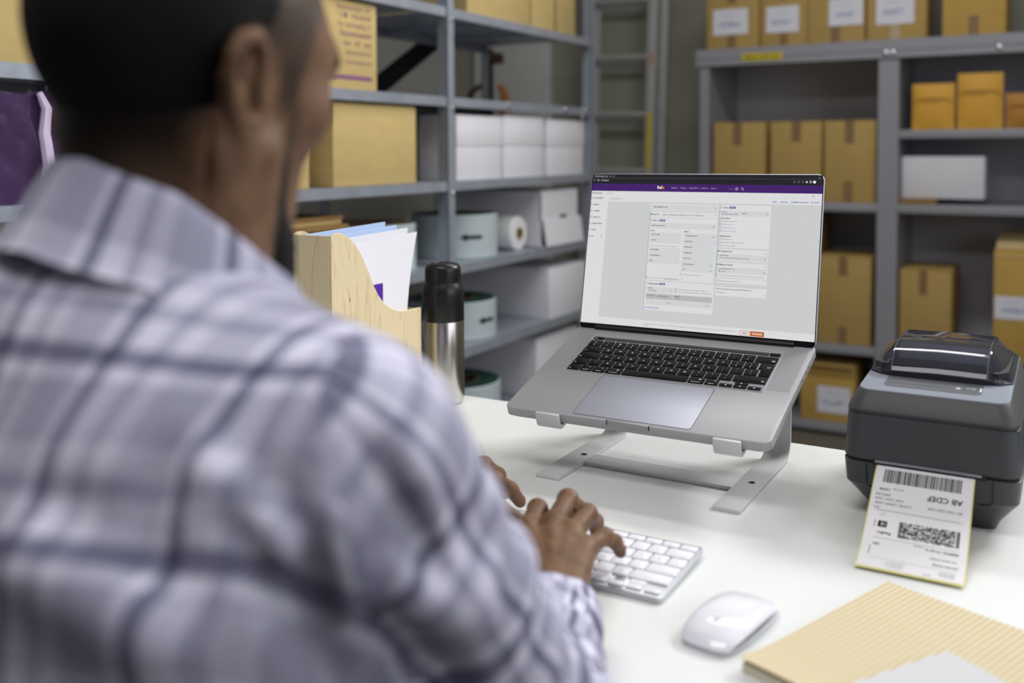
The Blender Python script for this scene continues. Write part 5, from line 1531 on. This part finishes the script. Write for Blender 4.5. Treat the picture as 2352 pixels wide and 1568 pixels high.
# keep only the part that rises over the skin
d = head_core(hl(hp_)); keep = d > .0002
qk = keep[hq_].all(1)
used = np.unique(hq_[qk]); remap = np.full(len(hp_), -1); remap[used] = np.arange(len(used))
npmesh('hair', hp_[used], remap[hq_[qk]], m_hair, man, PB)
def beard_field(q):
    qq = np.stack([np.abs(q[:, 0]), q[:, 1], q[:, 2]], 1)
    r = s_chain(qq, [(.073, .026, .004), (.067, .030, -.035), (.056, .032, -.072), (.036, .052, -.103), (.012, .082, -.110), (0, .085, -.109)], [.009, .013, .021, .036, .040, .040])
    mo = s_chain(qq, [(.030, .078, -.070), (.024, .084, -.050), (.0, .092, -.043)], [.008, .006, .0055])
    return np.minimum(r, mo)
def beard_sdf(P):
    q = hl(P)
    m = beard_field(q)
    off = .0052 * sstep(-m / .016 - .15) * sstep((q[:, 1] - .012) / .03) - .0010
    return head_core(q) - off
bp_, bq_ = nets(beard_sdf, EAR + V3(-.10, -.06, -.17), EAR + V3(.10, .15, .05), .004)
d = head_core(hl(bp_)); keep = d > .0002
qk = keep[bq_].all(1); used = np.unique(bq_[qk]); remap = np.full(len(bp_), -1); remap[used] = np.arange(len(used))
npmesh('beard', bp_[used], remap[bq_[qk]], m_hair, man, PB)
# stubble: hair density where the cut fades into the skin
q_ = hl(pos); dc_ = head_core(q_)
zt_ = np.interp(q_[:, 1], HAIR_Y, HAIR_Z)
back_ = sstep((-.005 - q_[:, 1]) / .03)
st_ = (.72 + .24 * back_) * sstep((q_[:, 2] - zt_) / (.030 + .055 * back_) + .35)
st_ = np.maximum(st_, .93 * sstep(-beard_field(q_) / .016 + .12))
st_ *= (q_[:, 2] > -.14) & (np.abs(q_) < .15).all(1)
st_ *= np.maximum(dc_ < .0045, (dc_ < .032) * sstep((.070 - np.abs(q_[:, 0])) / .020) * sstep((-.01 - q_[:, 1]) / .02))
at_ = body.data.attributes.new('stubble', 'FLOAT', 'POINT'); at_.data.foreach_set('value', st_.astype(np.float32))
for sx in (-1, 1):
    MB().lathe([(.0, -.0118), (.006, -.0102), (.0105, -.0055), (.0118, 0), (.0105, .0055), (.006, .0102), (.0, .0118)], 20, caps=False).build('eye', mat('eye white', (214, 208, 200), .2, coat=.5), man, loc=tuple(hw_((sx * .031, .0850, .010)) - np.array(PB)))
    e0, e1, e2 = hw_((sx * .014, .101, .030)), hw_((sx * .032, .0985, .036)), hw_((sx * .051, .082, .031))
    MB().tube([tuple(np.array(e) - PB) for e in (e0, e1, e2)], [.003, .0042, .002], 8).build('eyebrow', m_hair, man)
for H in (HR, HLh):
    for k in range(5):
        a, b = (H['dip'][k], H['tip'][k]) if k < 4 else (H['th'][2], H['th'][3])
        dv = (b - a) / np.linalg.norm(b - a)
        upn = V3(0, .75, .66) if k < 4 else V3(.1, .5, .85)
        upn = upn - dv * (upn @ dv); upn /= np.linalg.norm(upn)
        sd = np.cross(dv, upn)
        T = Matrix(((sd[0], dv[0], upn[0], 0), (sd[1], dv[1], upn[1], 0), (sd[2], dv[2], upn[2], 0), (0, 0, 0, 1)))
        p = b - dv * .001 + upn * .0058 - np.array(PB)
        bm = bmesh.new(); bmesh.ops.create_uvsphere(bm, u_segments=12, v_segments=8, radius=1)
        for v in bm.verts: v.co = Vector((v.co.x * .0048, v.co.y * .0060, v.co.z * .0016))
        MB().bmesh_add(bm, 0, True, Matrix.Translation(tuple(p)) @ T).build('fingernail', m_nail, man)

# ---- shirt
def shirt_raw(P):
    d = np.full(len(P), 9.0)
    d = torso_sdf(P, .006)
    for S, E_, W in ((SR, ER, WR), (SL, EL, WL)):
        Wc = W + (E_ - W) * .10
        a = s_cap(P, S, E_, .062, .056)
        b = s_cap(P, E_, Wc, .054, .041)
        ab = E_ - S; t = np.clip(((P - S) @ ab) / (ab @ ab), 0, 1)
        d = smin(d, smin(a, b, .03), .035)
    return d
def cut_planes(P, d):
    for E_, W in ((ER, WR), (EL, WL)):
        ax = (W - E_) / np.linalg.norm(W - E_)
        end = W - ax * .030
        s = (P - end) @ ax
        near = (np.sqrt(((P - end) ** 2).sum(1)) < .10)
        d = np.where(near, smax(d, s, .006), d)
    return smax(d, .50 - P[:, 2], .01)
def wrinkle(P):
    """soft cloth folds (metres, outward positive)"""
    x, y, z = P[:, 0], P[:, 1], P[:, 2]
    w = .0016 * np.sin(38 * z + 9 * x + 2.0 * np.sin(11 * y)) * sstep((1.0 - z) / .15)
    # sleeve folds run round the bent arm
    for S, E_, W in ((SR, ER, WR), (SL, EL, WL)):
        ax = (E_ - S) / np.linalg.norm(E_ - S); s = (P - S) @ ax
        rad = np.sqrt((((P - S) - s[:, None] * ax) ** 2).sum(1))
        m = sstep((s - .03) / .06) * sstep((.10 - rad) / .03)
        w += m * .0034 * np.sin(s * 105 + 4.0 * np.sin(14 * x + 9 * y))
        ax2 = (W - E_) / np.linalg.norm(W - E_); s2 = (P - E_) @ ax2
        rad2 = np.sqrt((((P - E_) - s2[:, None] * ax2) ** 2).sum(1))
        m2 = sstep((s2 - .02) / .05) * sstep((.09 - rad2) / .03)
        w += m2 * .0030 * np.sin(s2 * 150 + 3.0 * np.sin(22 * x + 15 * z))
    for pts, amp, wd in FOLDS:
        pts = [np.array(p) for p in pts]
        dd = None
        for a, b in zip(pts[:-1], pts[1:]):
            ab = b - a; t = np.clip(((P - a) @ ab) / (ab @ ab), 0, 1)
            e = np.sqrt(((P - a - t[:, None] * ab) ** 2).sum(1)); dd = e if dd is None else np.minimum(dd, e)
        w += 1.35 * amp * np.exp(-(dd / wd) ** 2)
    return w
# folds round the armhole and upper sleeve: centre line, depth, width
FOLDS = [
    ([(-0.344, 0.2958, 1.0463), (-0.3456, 0.2838, 1.0341), (-0.3431, 0.2775, 1.0213), (-0.3365, 0.2755, 1.0064)], -0.01, 0.009),
    ([(-0.3391, 0.2987, 1.0443), (-0.3255, 0.3034, 1.0335), (-0.3087, 0.3125, 1.018), (-0.301, 0.3176, 1.004)], 0.009, 0.01),
    ([(-0.3138, 0.3071, 1.0188), (-0.3078, 0.3086, 1.004), (-0.3029, 0.3124, 0.9841)], -0.007, 0.009),
    ([(-0.2761, 0.3545, 1.0386), (-0.2685, 0.3607, 1.0156), (-0.2661, 0.3778, 0.9873), (-0.2649, 0.387, 0.9777)], -0.01, 0.009),
    ([(-0.2699, 0.3663, 1.0384), (-0.2639, 0.3735, 1.0186), (-0.262, 0.3905, 0.9921)], 0.007, 0.008),
    ([(-0.2873, 0.3337, 1.013), (-0.2849, 0.3396, 0.9913), (-0.287, 0.3479, 0.9672)], 0.008, 0.01),
    ([(-0.297, 0.3239, 0.9788), (-0.2959, 0.3338, 0.9548), (-0.2972, 0.3501, 0.9286)], -0.01, 0.01),
    ([(-0.3081, 0.3174, 1.0283), (-0.295, 0.3251, 1.0085), (-0.2922, 0.3301, 0.9874)], -0.007, 0.01),
    ([(-0.2628, 0.3807, 1.006), (-0.2603, 0.4076, 0.9865), (-0.2576, 0.4329, 0.9759)], -0.006, 0.012),
    ([(-0.2752, 0.3624, 0.9786), (-0.2711, 0.3921, 0.9525), (-0.2611, 0.4167, 0.9401)], 0.007, 0.012),
    ([(-0.2846, 0.3577, 0.9595), (-0.2825, 0.3892, 0.9288), (-0.2821, 0.4155, 0.903)], -0.007, 0.012),
    ([(-0.3871, 0.2615, 1.028), (-0.3542, 0.2691, 1.0183), (-0.3252, 0.2828, 0.9985)], -0.005, 0.014),
    ([(-0.3862, 0.2521, 1.0028), (-0.3521, 0.2603, 0.9884), (-0.3267, 0.2743, 0.9699)], 0.006, 0.016)]
def shirt_sdf(P): return cut_planes(P, shirt_raw(P) - wrinkle(P))
sp_, sq_ = nets(shirt_sdf, (-.80, .08, .48), (-.20, .80, 1.18), .006)

def plaid(name):
    m = bpy.data.materials.new(name); m.use_nodes = True
    nt = m.node_tree; b = nt.nodes['Principled BSDF']; b.inputs['Roughness'].default_value = .85
    b.inputs['Specular IOR Level'].default_value = .2
    at = nt.nodes.new('ShaderNodeAttribute'); at.attribute_name = 'weave'
    sp = nt.nodes.new('ShaderNodeSeparateXYZ'); nt.links.new(at.outputs['Vector'], sp.inputs[0])
    prev = None
    for ax in (0, 1):
        dv = nt.nodes.new('ShaderNodeMath'); dv.operation = 'DIVIDE'; dv.inputs[1].default_value = (.060, .090)[ax]
        nt.links.new(sp.outputs[ax], dv.inputs[0])
        fr = nt.nodes.new('ShaderNodeMath'); fr.operation = 'FRACT'; nt.links.new(dv.outputs[0], fr.inputs[0])
        cr = nt.nodes.new('ShaderNodeValToRGB'); cr.color_ramp.interpolation = 'LINEAR'
        els = [(0.0, (236, 236, 240)), (.05, (236, 236, 240)), (.07, (205, 205, 213)), (.40, (205, 205, 213)), (.42, (246, 246, 250)), (.48, (246, 246, 250)), (.51, (150, 150, 166)), (.60, (150, 150, 166)), (.63, (246, 246, 250)), (.80, (246, 246, 250)), (.82, (200, 200, 210)), (.90, (200, 200, 210)), (.92, (236, 236, 240))]
        e = cr.color_ramp.elements
        e[0].position, e[0].color = els[0][0], lin(els[0][1]) + (1,)
        e[1].position, e[1].color = els[-1][0], lin(els[-1][1]) + (1,)
        for p, c in els[1:-1]:
            x = e.new(p); x.color = lin(c) + (1,)
        nt.links.new(fr.outputs[0], cr.inputs[0])
        if prev is None: prev = cr.outputs[0]
        else:
            mx = nt.nodes.new('ShaderNodeMix'); mx.data_type = 'RGBA'; mx.blend_type = 'MULTIPLY'; mx.inputs[0].default_value = 1
            nt.links.new(prev, mx.inputs[6]); nt.links.new(cr.outputs[0], mx.inputs[7]); prev = mx.outputs[2]
    tint = nt.nodes.new('ShaderNodeMix'); tint.data_type = 'RGBA'; tint.blend_type = 'MULTIPLY'; tint.inputs[0].default_value = 1
    tint.inputs[7].default_value = lin((232, 231, 244)) + (1,)
    nt.links.new(prev, tint.inputs[6]); nt.links.new(tint.outputs[2], b.inputs['Base Color'])
    tc = nt.nodes.new('ShaderNodeTexCoord'); nz = nt.nodes.new('ShaderNodeTexNoise'); nz.inputs['Scale'].default_value = 900
    nt.links.new(tc.outputs['Object'], nz.inputs['Vector']); bp = nt.nodes.new('ShaderNodeBump'); bp.inputs['Strength'].default_value = .06; bp.inputs['Distance'].default_value = .001
    nt.links.new(nz.outputs['Fac'], bp.inputs['Height']); nt.links.new(bp.outputs[0], b.inputs['Normal'])
    return m
m_plaid = plaid('light plaid flannel')
def weave(P, kind=None):
    """cloth coordinates: torso cut from the back, sleeves cut along the arm; kind fixes the pattern piece"""
    piece = np.zeros(len(P), int)
    u = P[:, 0] - PX + .010
    v = (P[:, 2] * .80 + P[:, 1] * .60) - 1.16 * np.minimum(np.abs(P[:, 0] - PX), .17) ** 2
    for ai, (S, E_, W) in enumerate(((SR, ER, WR), (SL, EL, WL))):
        ax = (E_ - S) / np.linalg.norm(E_ - S); ax2 = (W - E_) / np.linalg.norm(W - E_)
        L1 = np.linalg.norm(E_ - S)
        s = (P - S) @ ax; s2 = (P - E_) @ ax2
        d1 = s_cap(P, S, E_, .062, .056); d2 = s_cap(P, E_, W, .054, .041); dt = torso_sdf(P, .006)
        arm = np.minimum(d1, d2) < dt - .004
        fore = d2 < d1
        piece = np.where(arm, np.where(fore, 2, 1) + 2 * ai, piece)
        if kind is not None: up_m, fo_m = kind == 1 + 2 * ai, kind == 2 + 2 * ai
        else: up_m, fo_m = arm & ~fore, arm & fore
        for msk, A, O, sv, off in ((up_m, ax, S, s, 0.0), (fo_m, ax2, E_, s2, L1)):
            e1 = np.cross(A, V3(1, 0, 0)); e1 /= np.linalg.norm(e1); e2 = np.cross(A, e1)
            q = P - O; an = np.arctan2(q @ e2, q @ e1)
            u = np.where(msk, an * .056, u); v = np.where(msk, sv + off + .02, v)
    return u, v, piece
shirt = npmesh('shirt', sp_, sq_, m_plaid, man, PB)
cen = sp_[sq_].mean(1)
kind = np.repeat(weave(cen)[2], 4)
cu, cvv, _ = weave(sp_[sq_].reshape(-1, 3), kind)
a = shirt.data.attributes.new('weave', 'FLOAT_VECTOR', 'CORNER')
a.data.foreach_set('vector', np.stack([cu, cvv, np.zeros(len(cu))], 1).astype(np.float32).ravel())

# collar: a standing band folded over, open at the throat
def collar():
    n = 64
    cx, cy = C7[0] + .002, .398
    prof = [(.0, -.022), (.001, .018), (.005, .0235), (.009, .021), (.014, -.004), (.0185, -.024), (.0215, -.0235), (.021, -.026), (.013, -.024), (.005, -.023)]
    vs, fs, wv = [], [], []
    for i in range(n):
        a = R(-90 + 360 * i / n)             # -90 = nape
        c, s = math.cos(a), math.sin(a)
        f = (s + 1) / 2                       # 0 at the nape, 1 at the throat
        f = f ** 1.8
        rx, ry = .068 + .002 * f, .062 + .010 * f
        dg = (math.degrees(a) + 90 + 180) % 360 - 180      # angle from the nape, positive to the right
        zc = 1.154 - float(np.interp(dg, [-180, -135, -90, -45, 0, 45, 90, 135, 180], [.088, .054, .010, .0, .0, .018, .056, .082, .088]))
        tilt = .55 * (1 - f) + .25
        for k, (o, h) in enumerate(prof):
            h2 = h * (1 + .25 * f if h < 0 else 1 - .35 * f)
            x = cx + (rx + o - h * .10) * c; y = cy + (ry + o - h * .10) * s + h * .35 * (1 - f)
            vs.append((x, y, zc + h2)); wv.append((a * .075, h2 + o, 0))
    k = len(prof)
    for i in range(n):
        j = (i + 1) % n
        for q in range(k):
            q2 = (q + 1) % k
            fs.append((i * k + q, j * k + q, j * k + q2, i * k + q2))
    return np.array(vs), fs, np.array(wv)
cv_, cf_, cw_ = collar()
co = npmesh('collar', cv_, cf_, m_plaid, man, PB)
a = co.data.attributes.new('weave', 'FLOAT_VECTOR', 'POINT'); a.data.foreach_set('vector', cw_.astype(np.float32).ravel())
sub = co.modifiers.new('smooth', 'SUBSURF'); sub.levels = sub.render_levels = 1
# cuffs
for E_, W in ((ER, WR), (EL, WL)):
    ax = (W - E_) / np.linalg.norm(W - E_); e1 = np.cross(ax, V3(0, 0, 1)); e1 /= np.linalg.norm(e1); e2 = np.cross(e1, ax)
    c0 = W - ax * .052
    prof = [(.0410, -.012), (.0430, .0), (.0425, .020), (.0410, .044), (.0396, .0475), (.0370, .0470), (.0362, .040), (.0365, .0)]
    n = 40; vs, fs, wv = [], [], []
    for i in range(n):
        an = 2 * math.pi * i / n
        for r_0, s_ in prof:
            r1 = r_0 * (1 + .03 * math.sin(3 * an + 1)) * (1.04 if abs(math.cos(an)) > .5 else .96)
            vs.append(c0 + ax * s_ + (e1 * math.cos(an) + e2 * math.sin(an) * .90) * r1 + V3(0, 0, .002)); wv.append((an * .042, s_ + .055, 0))
    k = len(prof)
    for i in range(n):
        j = (i + 1) % n
        for q in range(k):
            q2 = (q + 1) % k; fs.append((i * k + q, j * k + q, j * k + q2, i * k + q2))
    cu_ = npmesh('cuff', np.array(vs), fs, m_plaid, man, PB)
    a = cu_.data.attributes.new('weave', 'FLOAT_VECTOR', 'POINT'); a.data.foreach_set('vector', np.array(wv, dtype=np.float32).ravel())
    sub = cu_.modifiers.new('smooth', 'SUBSURF'); sub.levels = sub.render_levels = 1
    bt_ = c0 + ax * .026 + (e1 * math.cos(2.2) + e2 * math.sin(2.2) * .9) * .043
# trousers and shoes
def trousers_sdf(P):
    d = legs_sdf(P, .006)
    d = smin(d, s_ell(P, HIP + V3(0, .02, .0), (.172, .130, .12)), .05)
    d = smax(d, P[:, 2] - .62, .01)
    return smax(d, .11 - P[:, 2], .01)
tp, tq = nets(trousers_sdf, (-.76, .06, .08), (-.20, .78, .66), .010)
npmesh('trousers', tp, tq, mat('dark navy cloth', (44, 48, 66), .85, var=.06, scale=40), man, PB)
for hip, kn, an, toe in LEGS:
    pp, qq_ = nets(lambda P: smax(smin(s_cap(P, an + V3(0, -.035, -.045), toe + V3(0, .01, 0), .050, .040), s_cap(P, an + V3(0, -.01, -.04), an + V3(0, 0, .01), .05, .048), .02), .002 - P[:, 2], .006), an + V3(-.09, -.12, -.12), toe + V3(.09, .1, .16), .008)
    npmesh('shoe', pp, qq_, mat('black shoe leather', (30, 30, 32), .4), man, PB)
sl_ = thing('stool', 'round black stool the person sits on', 'stool', (PX, .265, 0))
MB().lathe([(.17, .385), (.19, .395), (.195, .41), (.185, .425), (.15, .428)], 40).build('seat', mat('black seat pad', (28, 28, 30), .6), sl_)
MB().lathe([(.025, .03), (.025, .385)], 20).build('post', m_steel, sl_)
MB().lathe([(.21, 0), (.21, .012), (.03, .035)], 40).build('foot', m_black, sl_)
